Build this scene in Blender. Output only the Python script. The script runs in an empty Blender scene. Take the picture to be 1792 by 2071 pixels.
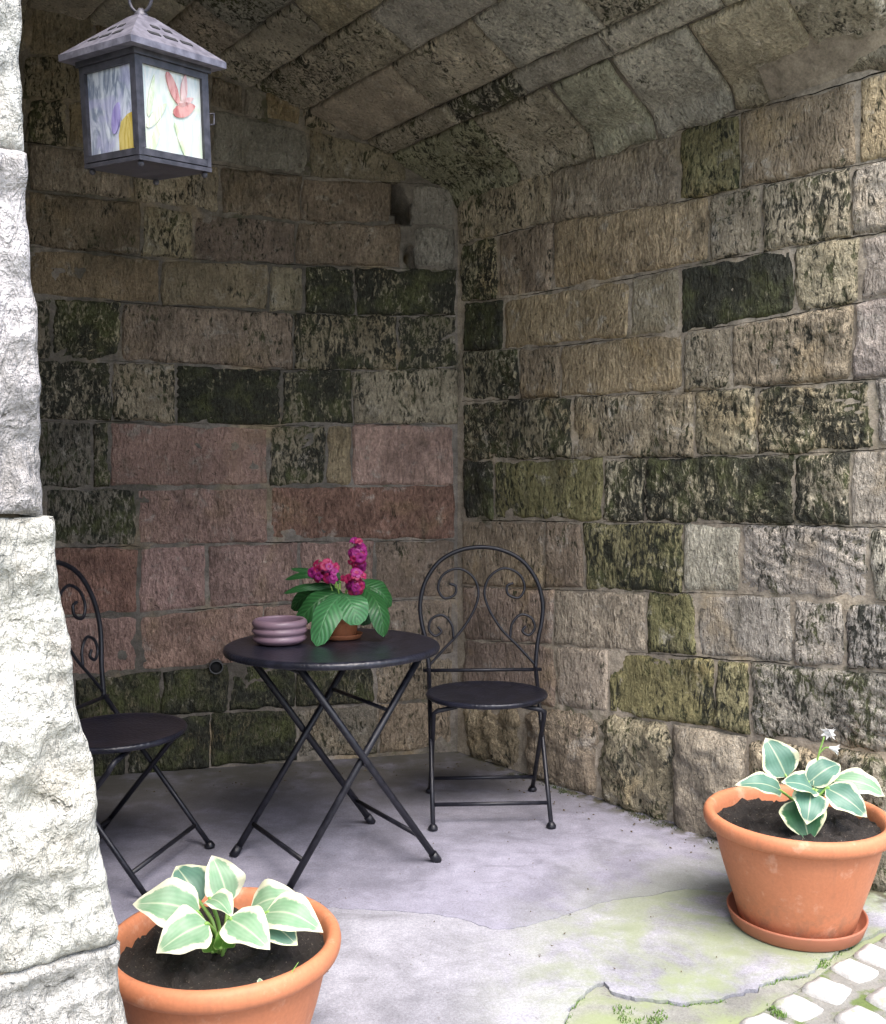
import bpy, math, random
from mathutils import Vector, noise, Matrix
random.seed(7)
V = Vector
R = math.radians
sc = bpy.context.scene
COL = sc.collection

# ------------------------------------------------------------------ camera, sky, sun, exposure
F_PX, CX, CY, HOR, CAMH = 1968.0, 896.0, 1035.5, 975.0, 1.24
PITCH = math.atan((CY - HOR) / F_PX)
cam_data = bpy.data.cameras.new('camera')
cam = bpy.data.objects.new('camera', cam_data)
COL.objects.link(cam)
cam.location = (0, 0, CAMH)
cam.rotation_euler = (math.pi / 2 - PITCH, 0, 0)
cam_data.sensor_fit = 'VERTICAL'
cam_data.sensor_height = 36
cam_data.lens = 36 * F_PX / 2071
cam_data.clip_start = 0.05
cam_data.clip_end = 1000
sc.camera = cam

SUN_AZ = R(156)          # compass direction the light comes from, measured from +Y towards +X
SUN_EL = R(63)
world = bpy.data.worlds.new('World')
sc.world = world
world.use_nodes = True
wn = world.node_tree
sky = wn.nodes.new('ShaderNodeTexSky')
sky.sky_type = 'NISHITA'
sky.sun_disc = False
sky.sun_elevation = SUN_EL
sky.sun_rotation = SUN_AZ
sky.air_density = 1.0
sky.dust_density = 4.0
sky.ozone_density = 1.0
wn.links.new(sky.outputs[0], wn.nodes['Background'].inputs[0])
wn.nodes['Background'].inputs[1].default_value = 0.15

sun_data = bpy.data.lights.new('sun', 'SUN')
sun = bpy.data.objects.new('sun', sun_data)
COL.objects.link(sun)
sun_data.energy = 1.5
sun_data.angle = R(46)
sun_data.color = (1.0, 0.975, 0.95)
sun_dir = V((math.sin(SUN_AZ) * math.cos(SUN_EL), math.cos(SUN_AZ) * math.cos(SUN_EL), math.sin(SUN_EL)))
sun.rotation_euler = sun_dir.to_track_quat('Z', 'Y').to_euler()
sun.location = (3, -3, 8)

sc.view_settings.view_transform = 'Standard'
sc.view_settings.look = 'None'
sc.view_settings.gamma = 1
sc.view_settings.use_curve_mapping = False
sc.view_settings.exposure = 1.62
sc.render.engine = 'CYCLES'
sc.cycles.max_bounces = 8
sc.cycles.diffuse_bounces = 4
sc.cycles.use_denoising = True

# ------------------------------------------------------------------ geometry helpers
def ray(px, py):
    x = (px - CX) / F_PX
    y = (CY - py) / F_PX
    c, s = math.cos(PITCH), math.sin(PITCH)
    return V((x, c + y * s, -s + y * c))
def at(px, py, Y):
    d = ray(px, py)
    return V((0, 0, CAMH)) + d * (Y / d.y)
def gnd(px, py, z=0.0):
    d = ray(px, py)
    return V((0, 0, CAMH)) + d * ((z - CAMH) / d.z)
def hit(px, py, P0, n):
    d = ray(px, py)
    o = V((0, 0, CAMH))
    return o + d * ((P0 - o).dot(n) / d.dot(n))

def mesh_obj(name, verts, faces, material=None, parent=None, smooth=True, origin=None, uvs=None):
    me = bpy.data.meshes.new(name)
    o0 = V(origin) if origin is not None else V((0, 0, 0))
    me.from_pydata([tuple(V(v) - o0) for v in verts], [], faces)
    if smooth:
        me.polygons.foreach_set('use_smooth', [True] * len(me.polygons))
    if uvs is not None:
        uvl = me.uv_layers.new(name='UVMap')
        for lp in me.loops:
            uvl.data[lp.index].uv = uvs[lp.vertex_index]
    if material:
        me.materials.append(material)
    me.update()
    ob = bpy.data.objects.new(name, me)
    COL.objects.link(ob)
    ob.location = o0
    if parent is not None:
        ob.parent = parent
    return ob

def tag(o, label=None, cat=None, group=None, kind=None):
    if label: o['label'] = label
    if cat: o['category'] = cat
    if group: o['group'] = group
    if kind: o['kind'] = kind
    return o
def empty(name, loc, rz=0.0):
    o = bpy.data.objects.new(name, None)
    COL.objects.link(o)
    o.location = loc
    o.rotation_euler = (0, 0, rz)
    o.empty_display_size = 0.1
    return o
def copy_tree(o, parent=None):
    c = o.copy()
    COL.objects.link(c)
    c.parent = parent
    for ch in [x for x in bpy.data.objects if x.parent == o]:
        copy_tree(ch, c)
    return c

class MB:
    """collects shapes for one mesh"""
    def __init__(s):
        s.v, s.f = [], []
    def add(s, vs, fs):
        k = len(s.v)
        s.v += [V(x) for x in vs]
        s.f += [tuple(i + k for i in f) for f in fs]
        return s
    def box(s, c, d, rot=None):
        hx, hy, hz = d[0] / 2, d[1] / 2, d[2] / 2
        vs = [V((x, y, z)) for x in (-hx, hx) for y in (-hy, hy) for z in (-hz, hz)]
        if rot is not None:
            vs = [rot @ v for v in vs]
        vs = [v + V(c) for v in vs]
        return s.add(vs, [(0, 1, 3, 2), (4, 6, 7, 5), (0, 4, 5, 1), (2, 3, 7, 6), (0, 2, 6, 4), (1, 5, 7, 3)])
    def tube(s, pts, r, seg=8, closed=False, flat=1.0):
        pts = [V(p) for p in pts]
        n = len(pts)
        rs = r if isinstance(r, (list, tuple)) else [r] * n
        tg = []
        for i in range(n):
            a = pts[(i - 1) % n] if closed or i > 0 else pts[i]
            b = pts[(i + 1) % n] if closed or i < n - 1 else pts[i]
            tg.append((b - a).normalized())
        up = V((0, 0, 1)) if abs(tg[0].z) < 0.9 else V((0, 1, 0))
        nrm = tg[0].cross(up).normalized()
        vs = []
        for i in range(n):
            nrm = (nrm - tg[i] * nrm.dot(tg[i])).normalized()
            bi = tg[i].cross(nrm)
            for k in range(seg):
                a = 2 * math.pi * k / seg
                vs.append(pts[i] + nrm * math.cos(a) * rs[i] + bi * math.sin(a) * rs[i] * flat)
        fs = []
        m = n if closed else n - 1
        for i in range(m):
            j = (i + 1) % n
            for k in range(seg):
                l = (k + 1) % seg
                fs.append((i * seg + k, i * seg + l, j * seg + l, j * seg + k))
        if not closed:
            fs.append(tuple(range(seg))[::-1])
            fs.append(tuple((n - 1) * seg + k for k in range(seg)))
        return s.add(vs, fs)
    def lathe(s, prof, seg=48, c=(0, 0, 0), sx=1.0, sy=1.0, cap0=True, cap1=True):
        vs, fs = [], []
        n = len(prof)
        for (r, z) in prof:
            for k in range(seg):
                a = 2 * math.pi * k / seg
                vs.append(V((c[0] + r * math.cos(a) * sx, c[1] + r * math.sin(a) * sy, c[2] + z)))
        for i in range(n - 1):
            for k in range(seg):
                l = (k + 1) % seg
                fs.append((i * seg + k, i * seg + l, (i + 1) * seg + l, (i + 1) * seg + k))
        if cap0: fs.append(tuple(range(seg))[::-1])
        if cap1: fs.append(tuple((n - 1) * seg + k for k in range(seg)))
        return s.add(vs, fs)
    def ball(s, c, r, seg=8, rings=6, sq=(1, 1, 1)):
        prof = []
        for i in range(1, rings):
            a = -math.pi / 2 + math.pi * i / rings
            prof.append((r * math.cos(a), r * math.sin(a)))
        vs, fs = [], []
        for (rr, z) in prof:
            for k in range(seg):
                a = 2 * math.pi * k / seg
                vs.append(V((c[0] + rr * math.cos(a) * sq[0], c[1] + rr * math.sin(a) * sq[1], c[2] + z * sq[2])))
        n = len(prof)
        for i in range(n - 1):
            for k in range(seg):
                l = (k + 1) % seg
                fs.append((i * seg + k, i * seg + l, (i + 1) * seg + l, (i + 1) * seg + k))
        fs.append(tuple(range(seg))[::-1])
        fs.append(tuple((n - 1) * seg + k for k in range(seg)))
        return s.add(vs, fs)
    def build(s, name, material=None, parent=None, smooth=True, origin=None):
        return mesh_obj(name, s.v, s.f, material, parent, smooth, origin)

def smooth_by_angle(ob, deg=40):
    import bmesh
    bm = bmesh.new()
    bm.from_mesh(ob.data)
    for e in bm.edges:
        if len(e.link_faces) == 2 and e.calc_face_angle(0) > R(deg):
            e.smooth = False
    bm.to_mesh(ob.data)
    bm.free()
    return ob

def spline(pts, n=8, closed=False):
    pts = [V(p) for p in pts]
    m = len(pts)
    out = []
    for i in range(m if closed else m - 1):
        p0 = pts[i - 1] if closed or i > 0 else pts[0] * 2 - pts[1]
        p1, p2 = pts[i], pts[(i + 1) % m]
        p3 = pts[(i + 2) % m] if closed or i + 2 < m else p2 * 2 - p1
        for k in range(n):
            t = k / n
            out.append(0.5 * ((2 * p1) + (p2 - p0) * t + (2 * p0 - 5 * p1 + 4 * p2 - p3) * t * t + (3 * p1 - p0 - 3 * p2 + p3) * t ** 3))
    if not closed:
        out.append(pts[-1])
    return out

def lerp_poly(pts, x):
    if x <= pts[0][0]:
        (a, b), (c, d) = pts[0], pts[1]
    elif x >= pts[-1][0]:
        (a, b), (c, d) = pts[-2], pts[-1]
    else:
        for (a, b), (c, d) in zip(pts, pts[1:]):
            if a <= x <= c:
                break
    return b + (d - b) * (x - a) / (c - a)

# ------------------------------------------------------------------ material helpers
class NT:
    def __init__(s, name):
        s.m = bpy.data.materials.new(name)
        s.m.use_nodes = True
        s.t = s.m.node_tree
        s.b = s.t.nodes['Principled BSDF']
        s.out = s.t.nodes['Material Output']
        s.g = None
    def n(s, t, **kw):
        x = s.t.nodes.new(t)
        for k, v in kw.items():
            setattr(x, k, v)
        return x
    def set(s, sock, v):
        if isinstance(v, bpy.types.NodeSocket):
            s.t.links.new(v, sock)
        elif v is not None:
            if isinstance(v, (tuple, list)) and len(v) == 3 and sock.type == 'RGBA':
                v = (*v, 1)
            sock.default_value = v
    def pos(s):
        if s.g is None:
            s.g = s.n('ShaderNodeNewGeometry')
        return s.g.outputs['Position']
    def mp(s, vec, scale=(1, 1, 1), rot=(0, 0, 0), loc=(0, 0, 0)):
        x = s.n('ShaderNodeMapping')
        s.set(x.inputs[0], vec)
        x.inputs[1].default_value = loc
        x.inputs[2].default_value = rot
        x.inputs[3].default_value = scale
        return x.outputs[0]
    def noise(s, vec, scale, detail=4, rough=0.55, dist=0.0):
        x = s.n('ShaderNodeTexNoise')
        s.set(x.inputs['Vector'], vec)
        x.inputs['Scale'].default_value = scale
        x.inputs['Detail'].default_value = detail
        x.inputs['Roughness'].default_value = rough
        x.inputs['Distortion'].default_value = dist
        return x.outputs[0]
    def voro(s, vec, scale, feature='F1'):
        x = s.n('ShaderNodeTexVoronoi', feature=feature)
        s.set(x.inputs['Vector'], vec)
        x.inputs['Scale'].default_value = scale
        return x.outputs['Distance']
    def math(s, op, a, b=None, c=None, clamp=False):
        x = s.n('ShaderNodeMath', operation=op, use_clamp=clamp)
        s.set(x.inputs[0], a)
        if b is not None: s.set(x.inputs[1], b)
        if c is not None: s.set(x.inputs[2], c)
        return x.outputs[0]
    def vmath(s, op, a, b=None):
        x = s.n('ShaderNodeVectorMath', operation=op)
        s.set(x.inputs[0], a)
        if b is not None: s.set(x.inputs[1], b)
        return x.outputs['Value'] if op in ('DOT_PRODUCT', 'DISTANCE', 'LENGTH') else x.outputs[0]
    def sstep(s, v, lo, hi, a=0.0, b=1.0):
        x = s.n('ShaderNodeMapRange', interpolation_type='SMOOTHSTEP')
        s.set(x.inputs['Value'], v)
        x.inputs['From Min'].default_value = lo
        x.inputs['From Max'].default_value = hi
        x.inputs['To Min'].default_value = a
        x.inputs['To Max'].default_value = b
        return x.outputs[0]
    def lin(s, v, lo, hi, a=0.0, b=1.0):
        x = s.n('ShaderNodeMapRange')
        s.set(x.inputs['Value'], v)
        x.inputs['From Min'].default_value = lo
        x.inputs['From Max'].default_value = hi
        x.inputs['To Min'].default_value = a
        x.inputs['To Max'].default_value = b
        return x.outputs[0]
    def mix(s, f, a, b, mode='MIX'):
        x = s.n('ShaderNodeMix', data_type='RGBA', blend_type=mode)
        s.set(x.inputs[0], f)
        s.set(x.inputs[6], a)
        s.set(x.inputs[7], b)
        return x.outputs[2]
    def bright(s, col, fac):
        x = s.n('ShaderNodeVectorMath', operation='SCALE')
        s.set(x.inputs[0], col)
        s.set(x.inputs['Scale'], fac)
        return x.outputs[0]
    def bump(s, h, strength=0.5, dist=0.01):
        x = s.n('ShaderNodeBump')
        x.inputs['Strength'].default_value = strength
        x.inputs['Distance'].default_value = dist
        s.set(x.inputs['Height'], h)
        s.set(s.b.inputs['Normal'], x.outputs[0])
        return x.outputs[0]
    def fin(s, col=None, rough=None, metal=None, spec=None):
        if col is not None: s.set(s.b.inputs['Base Color'], col)
        if rough is not None: s.set(s.b.inputs['Roughness'], rough)
        if metal is not None: s.set(s.b.inputs['Metallic'], metal)
        if spec is not None: s.set(s.b.inputs['Specular IOR Level'], spec)
        return s.m

def stain(m, col, p0, gain=1.0, och=0.55):
    """weathering that runs on across stones and joints"""
    w1 = m.noise(p0, 2.3, 5, 0.65, 0.6)
    w2 = m.noise(m.mp(p0, (1, 1, 0.4)), 5.5, 5, 0.7, 0.5)
    col = m.bright(col, m.lin(w1, 0.3, 0.7, 0.74, 1.22))
    col = m.mix(m.sstep(w2, 0.55, 0.72, 0, 0.5), col, (0.11 * gain, 0.10 * gain, 0.07 * gain))
    return m.mix(m.sstep(m.noise(p0, 3.1, 4, 0.6, 0.4), 0.54, 0.70, 0, och), col, (0.37 * gain, 0.27 * gain, 0.13 * gain))

def crust_mask(m, p0):
    return m.noise(p0, 4.6, 5, 0.68, 0.5)

def stone_material(name, gain=1.0, crust=1.0, stroke=1.0, och=0.55):
    m = NT(name)
    oi = m.n('ShaderNodeObjectInfo')
    ofs = m.n('ShaderNodeCombineXYZ')
    rnd = m.math('MULTIPLY', oi.outputs['Random'], 37.0)
    m.set(ofs.inputs[0], rnd); m.set(ofs.inputs[1], rnd); m.set(ofs.inputs[2], rnd)
    p0 = m.pos()
    p = m.vmath('ADD', p0, ofs.outputs[0])
    r2 = m.math('FRACT', m.math('MULTIPLY', oi.outputs['Random'], 17.31))
    amt = m.lin(r2, 0, 1, 0.35 * stroke, 1.25 * stroke)      # how strongly each face was tooled
    amt = m.math('MULTIPLY', amt, m.sstep(oi.outputs['Alpha'], -0.6, 0.0, 0.2, 1.0))
    big = m.noise(p, 6.5, 4, 0.6, 0.3)
    mid = m.noise(p, 24, 5, 0.68)
    fine = m.noise(p, 90, 4, 0.7)
    # tool strokes: short slanting dashes, their slant differs from stone to stone
    rot = m.n('ShaderNodeCombineXYZ')
    m.set(rot.inputs[1], m.lin(oi.outputs['Random'], 0, 1, R(-15), R(55)))
    mpn = m.n('ShaderNodeMapping')
    m.set(mpn.inputs[0], p); m.set(mpn.inputs[2], rot.outputs[0]); mpn.inputs[3].default_value = (1, 1, 0.36)
    strk = m.noise(mpn.outputs[0], 44, 3, 0.62, 1.3)
    stf = m.noise(mpn.outputs[0], 105, 3, 0.6, 0.8)
    col = m.bright(oi.outputs['Color'], m.lin(big, 0.3, 0.7, 0.72 * gain, 1.25 * gain))
    pale = m.sstep(m.noise(p, 11.0, 5, 0.7, 0.4), 0.55, 0.7, 0, 0.55)
    col = m.mix(pale, col, (0.43 * gain, 0.40 * gain, 0.345 * gain))
    col = stain(m, col, p0, gain, och)
    d1 = m.math('MULTIPLY', m.math('SUBTRACT', m.math('ADD', strk, m.math('MULTIPLY', stf, 0.7)), 0.85), amt)
    col = m.bright(col, m.math('ADD', m.math('MULTIPLY', d1, 1.75), 1.0))
    col = m.bright(col, m.lin(fine, 0.25, 0.75, 0.70, 1.30))
    # pits and chips
    pit = m.math('MULTIPLY', m.sstep(m.noise(p, 38, 3, 0.6, 0.6), 0.65, 0.73, 0, 0.6), m.sstep(oi.outputs['Alpha'], -0.6, 0.0, 0.2, 1.0))
    col = m.mix(pit, col, (0.06, 0.055, 0.045))
    # algae and black crust: one field over the whole wall, strengthened for each stone
    msk = m.math('ADD', m.math('ADD', m.math('MULTIPLY', mid, 0.55), m.math('MULTIPLY', big, 0.45)),
                 m.math('MULTIPLY', oi.outputs['Alpha'], 0.74))
    msk = m.math('ADD', msk, m.math('MULTIPLY', crust_mask(m, p0), 0.75))
    msk = m.sstep(m.math('SUBTRACT', msk, m.math('MULTIPLY', m.math('ADD', strk, m.math('MULTIPLY', stf, 0.45)), 1.25)), 0.28, 0.54)
    gr = m.noise(p0, 7, 3, 0.6)
    mc = m.mix(m.sstep(gr, 0.42, 0.66), (0.028, 0.030, 0.024), (0.070, 0.078, 0.034))
    mc = m.bright(mc, m.lin(stf, 0.3, 0.7, 0.35, 2.1))
    col = m.mix(m.math('MULTIPLY', msk, 0.92 * crust), col, mc)
    h = m.math('ADD', m.math('ADD', m.math('MULTIPLY', strk, 1.7), m.math('MULTIPLY', stf, 0.7)), m.math('ADD', m.math('MULTIPLY', fine, 0.7), mid))
    h = m.math('SUBTRACT', h, m.math('MULTIPLY', pit, 0.8))
    m.bump(h, 0.9, 0.014)
    return m.fin(col, 0.92, spec=0.2)

def mortar_material(name, c0, c1):
    m = NT(name)
    p = m.pos()
    mid = m.noise(p, 28, 5, 0.65)
    fine = m.noise(p, 130, 4, 0.7)
    col = m.mix(m.sstep(m.noise(p, 3.2, 5, 0.6), 0.35, 0.68), c0, c1)
    col = stain(m, col, p, 1.2, 0.4)
    col = m.bright(col, m.lin(mid, 0.3, 0.7, 0.66, 1.32))
    col = m.bright(col, m.lin(fine, 0.3, 0.7, 0.78, 1.22))
    msk = m.math('ADD', m.math('MULTIPLY', mid, 0.5), m.math('MULTIPLY', crust_mask(m, p), 1.0))
    col = m.mix(m.sstep(msk, 0.80, 0.98, 0, 0.8), col, (0.06, 0.065, 0.03))
    m.bump(m.math('ADD', mid, m.math('MULTIPLY', fine, 0.5)), 0.7, 0.008)
    return m.fin(col, 0.95, spec=0.2)

STONE = stone_material('sandstone', 1.36, 1.0, 1.0, 0.36)
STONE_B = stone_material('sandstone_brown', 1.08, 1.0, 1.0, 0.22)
STONE_V = stone_material('sandstone_grey', 1.85, 1.0, 1.0, 0.08)
MORTAR = mortar_material('lime_mortar', (0.32, 0.275, 0.215), (0.52, 0.45, 0.35))
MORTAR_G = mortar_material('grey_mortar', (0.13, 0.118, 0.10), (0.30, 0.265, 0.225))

# ------------------------------------------------------------------ the niche: directions and planes
AX = V((0.636, -0.772, 0)).normalized()       # vault axis, pointing out of the niche
CR = V((-AX.y, AX.x, 0)) * -1                 # across the vault, from the right wall to the left
CORNER = V((0.067, 4.45, 0))
LD = V((-0.972, -0.235, 0)).normalized()      # along the back wall, from the corner to the left
LN = V((0.235, -0.972, 0)).normalized()       # back wall normal, to the viewer
if LN.y > 0: LN = -LN
RN = CR.copy()                                # right wall normal, into the niche
Z = V((0, 0, 1))
FAC = -1.36                                   # facade plane: p . AX = FAC
T_END = FAC - CORNER.dot(AX)
EE = V((-AX.y, AX.x, 0))                      # along the facade, to the right
F0 = AX * FAC
Q_R = (CORNER + AX * T_END - F0).dot(EE)

def left_sz(px, py):                          # photo point -> (s, z) on the back wall
    h = hit(px, py, CORNER, LN)
    return (h - CORNER).dot(LD), h.z
def right_sz(px, py):
    h = hit(px, py, CORNER, RN)
    return (h - CORNER).dot(AX), h.z
def fac_qz(px, py):
    h = hit(px, py, F0, AX)
    return (h - F0).dot(EE), h.z
K = 1 / 1.3192
def SL(x, y): return left_sz(x * K, y * K)
def SR(x, y):
    a, b = right_sz(x * K, y * K)
    return min(a, T_END - 0.004), b

def F_left(a, b, h):  return CORNER + LD * a + Z * b + LN * h
def F_right(a, b, h): return CORNER + AX * a + Z * b + RN * h
def F_fac(a, b, h):   return F0 + EE * a + Z * b + AX * h
# vault profile (w across, z)
kw = LD.dot(CR)
prof_px = [(925, 395), (872, 362), (830, 338), (744, 283), (622, 222), (515, 172), (440, 138), (300, 80)]
PROF = [(left_sz(*q)[0] * kw, left_sz(*q)[1]) for q in prof_px]
ZC = PROF[0][1]
PROF = [(0.0, ZC - 0.07), (0.010, ZC - 0.02), (0.032, ZC + 0.022), (0.065, ZC + 0.045)] + PROF[1:]
lw, lz = PROF[-1]
PROF += [(lw + 0.3, lz + 0.07), (lw + 0.6, lz + 0.10), (lw + 0.95, lz + 0.09), (lw + 1.4, lz + 0.0)]
ZSPR = PROF[0][1]
def prof(w): return lerp_poly(PROF, w)
def t0(w): return (LD.dot(AX) / kw) * w
def F_vault(a, b, h):                          # a along the axis, b across
    e = 0.05
    s = (prof(b + e) - prof(b - e)) / (2 * e)
    n = (CR * s - Z).normalized() if b > 0.07 else (CR * 1.2 - Z).normalized()
    return CORNER + AX * a + CR * b + Z * prof(b) + n * h

def fbm(p, k, s):
    return noise.noise(p * k + s)

def stone(Fm, cs, parent, col, moss=0.3, rough=0.6, proud=0.012, res=0.0115, skirt=0.03, gap=0.003, name='stone', mat=None, tool=None, rnd=0.016, wob=0.006, drop=0.013, ridge=1.0, n_amp=1.0):
    """one dressed block: cs = four (a, b) corners, counter-clockwise from lower left"""
    cs = [V((c[0], c[1])) for c in cs]
    cen = sum(cs, V((0, 0))) / 4
    la = max(((cs[1] - cs[0]).length + (cs[2] - cs[3]).length) / 2, 0.02)
    lb = max(((cs[3] - cs[0]).length + (cs[2] - cs[1]).length) / 2, 0.02)
    nu, nv = max(3, int(la / res)), max(3, int(lb / res))
    seed = V((random.uniform(-90, 90), random.uniform(-90, 90), random.uniform(-90, 90)))
    ang = tool if tool is not None else random.uniform(0.9, 1.5)
    ca, sa = math.cos(ang), math.sin(ang)
    tl_x, tl_y = random.uniform(-1, 1) * 0.004, random.uniform(-1, 1) * 0.004
    gu, gv = gap / la, gap / lb
    vs, fs = [], []
    for j in range(nv + 1):
        for i in range(nu + 1):
            u, v = i / nu, j / nv
            uu, vv = gu + u * (1 - 2 * gu), gv + v * (1 - 2 * gv)
            q = cs[0] * (1 - uu) * (1 - vv) + cs[1] * uu * (1 - vv) + cs[2] * uu * vv + cs[3] * (1 - uu) * vv
            dx, dy = min(u, 1 - u) * la, min(v, 1 - v) * lb
            ex, ey = max(0, 1 - dx / rnd), max(0, 1 - dy / rnd)
            ee = min(1.0, math.sqrt(ex * ex + ey * ey))
            p3 = V((q.x, q.y, 0))
            wx, wy = noise.noise(p3 * 14 + seed) * wob, noise.noise(p3 * 14 - seed) * wob
            q2 = q + V((wx, wy))
            n1 = 0.55 * fbm(p3, 11, seed) + 0.32 * fbm(p3, 26, seed) + 0.2 * fbm(p3, 60, seed)
            h = proud - drop * ee * ee + tl_x * (u - .5) * 2 + tl_y * (v - .5) * 2
            h += rough * 0.019 * n1 * n_amp
            if rough > 0.55:
                ph = (q.x * ca + q.y * sa) * 2 * math.pi / 0.034 + 5 * noise.noise(p3 * 7 + seed)
                am = max(0.0, noise.noise(p3 * 5 - seed) + 0.45)
                h += (rough - 0.5) * 0.012 * ridge * math.sin(ph) * am
            vs.append(Fm(q2.x, q2.y, h))
    W = nu + 1
    for j in range(nv):
        for i in range(nu):
            fs.append((j * W + i, j * W + i + 1, (j + 1) * W + i + 1, (j + 1) * W + i))
    ring = [i for i in range(W)] + [j * W + nu for j in range(1, nv + 1)] + [nv * W + i for i in range(nu - 1, -1, -1)] + [j * W for j in range(nv - 1, 0, -1)]
    base = len(vs)
    for r_ in ring:
        j, i = divmod(r_, W)
        u, v = i / nu, j / nv
        uu, vv = gu + u * (1 - 2 * gu), gv + v * (1 - 2 * gv)
        q = cs[0] * (1 - uu) * (1 - vv) + cs[1] * uu * (1 - vv) + cs[2] * uu * vv + cs[3] * (1 - uu) * vv
        p3 = V((q.x, q.y, 0))
        q = q + V((noise.noise(p3 * 14 + seed) * wob, noise.noise(p3 * 14 - seed) * wob))
        vs.append(Fm(q.x, q.y, -skirt))
    n = len(ring)
    for k in range(n):
        l = (k + 1) % n
        fs.append((ring[k], base + k, base + l, ring[l]))
    o = mesh_obj(name, vs, fs, mat or STONE, parent, True, Fm(cen.x, cen.y, 0))
    j = random.uniform(0.86, 1.14)
    o.color = (col[0] * j, col[1] * j * random.uniform(0.97, 1.03), col[2] * j * random.uniform(0.94, 1.06), moss + random.uniform(-.08, .08))
    return o

def mortar_sheet(Fm, a0f, a1f, b0, b1, name, parent=None, res=0.02, thick=0.3, holes=(), base=0.0005, amp=0.005, mat=None, back=True):
    """a wall body: bumpy mortar face, flat back"""
    nb = int((b1 - b0) / res)
    na = int(max(a1f(b0) - a0f(b0), a1f(b1) - a0f(b1)) / res)
    vs, fs = [], []
    W = na + 1
    for j in range(nb + 1):
        b = b0 + (b1 - b0) * j / nb
        a0, a1 = a0f(b), a1f(b)
        for i in range(na + 1):
            a = a0 + (a1 - a0) * i / na
            p = V((a, b, 3.3))
            h = base + amp * (noise.noise(p * 9) * 1.0 + noise.noise(p * 31) * 0.7)
            for (ha, hb, ra, rb, dep) in holes:
                dd = ((a - ha) / ra) ** 2 + ((b - hb) / rb) ** 2 + 0.5 * noise.noise(p * 25)
                if dd < 1:
                    h -= dep * min(1.0, (1 - dd) * 2.5)
            vs.append(Fm(a, b, h))
    for j in range(nb):
        for i in range(na):
            fs.append((j * W + i, j * W + i + 1, (j + 1) * W + i + 1, (j + 1) * W + i))
    ring = [i for i in range(W)] + [j * W + na for j in range(1, nb + 1)] + [nb * W + i for i in range(na - 1, -1, -1)] + [j * W for j in range(nb - 1, 0, -1)]
    k0 = len(vs)
    for r_ in ring:
        j, i = divmod(r_, W)
        b = b0 + (b1 - b0) * j / nb
        a = a0f(b) + (a1f(b) - a0f(b)) * i / na
        vs.append(Fm(a, b, -thick))
    n = len(ring)
    for k in range(n):
        fs.append((ring[k], k0 + k, k0 + (k + 1) % n, ring[(k + 1) % n]))
    # back face as a coarse strip pair
    if back:
        fs.append(tuple(k0 + k for k in range(n))[::-1])
    return mesh_obj(name, vs, fs, mat or MORTAR, parent, True)

# stone kinds: colour, moss, roughness
TY = {
    'g': ((0.275, 0.23, 0.165), 0.20, 0.45),
    't': ((0.36, 0.27, 0.15), 0.10, 0.50),
    'b': ((0.24, 0.18, 0.115), 0.30, 0.55),
    'r': ((0.205, 0.148, 0.108), 0.26, 0.40),
    'p': ((0.36, 0.245, 0.20), -0.9, 0.25),
    'q': ((0.28, 0.165, 0.12), -0.7, 0.25),
    'm': ((0.30, 0.265, 0.17), 0.70, 1.00),
    'n': ((0.25, 0.23, 0.145), 0.90, 1.00),
    'h': ((0.32, 0.27, 0.185), 0.44, 0.85),
    'w': ((0.32, 0.31, 0.265), 0.15, 0.35),
    'd': ((0.14, 0.13, 0.105), 0.50, 0.55),
    'k': ((0.10, 0.095, 0.062), 0.75, 0.80),
    'v': ((0.20, 0.185, 0.095), 0.52, 0.70),
    'y': ((0.30, 0.285, 0.25), 0.46, 0.95),
    'l': ((0.38, 0.34, 0.28), 0.22, 0.70),  # lighter kind: brightness of the daylit right end put into stone colour
}

for k_, (c_, a_m, r_g) in list(TY.items()):      # stones of one quarry: pull the kinds towards a common tone
    if k_ not in 'pqkv':
        TY[k_] = (tuple(0.62 * x + 0.38 * y for x, y in zip(c_, (0.285, 0.250, 0.200))), a_m, r_g)

def build_rows(Fm, conv, lines, rows, parent, mat=None):
    """lines: joint polylines in photo px; rows: (upper line, lower line, x joints, kinds)"""
    for (lu, ld, xs, kinds) in rows:
        U, D = lines[lu], lines[ld]
        jt = [(x + random.uniform(-5, 5), x + random.uniform(-5, 5)) for x in xs]
        for k in range(len(xs) - 1):
            kd = kinds[k]
            if kd == '.':
                continue
            (u0, d0), (u1, d1) = jt[k], jt[k + 1]
            jy = lambda: random.uniform(-3, 3)
            c = [conv(d0, lerp_poly(D, d0) + jy()), conv(d1, lerp_poly(D, d1) + jy()), conv(u1, lerp_poly(U, u1) + jy()), conv(u0, lerp_poly(U, u0) + jy())]
            col, ms, rg = TY[kd]
            stone(Fm, c, parent, col, ms, rg, proud=random.uniform(0.003, 0.010) + 0.006 * rg, mat=mat, wob=0.009, rnd=random.uniform(0.012, 0.024))

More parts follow.
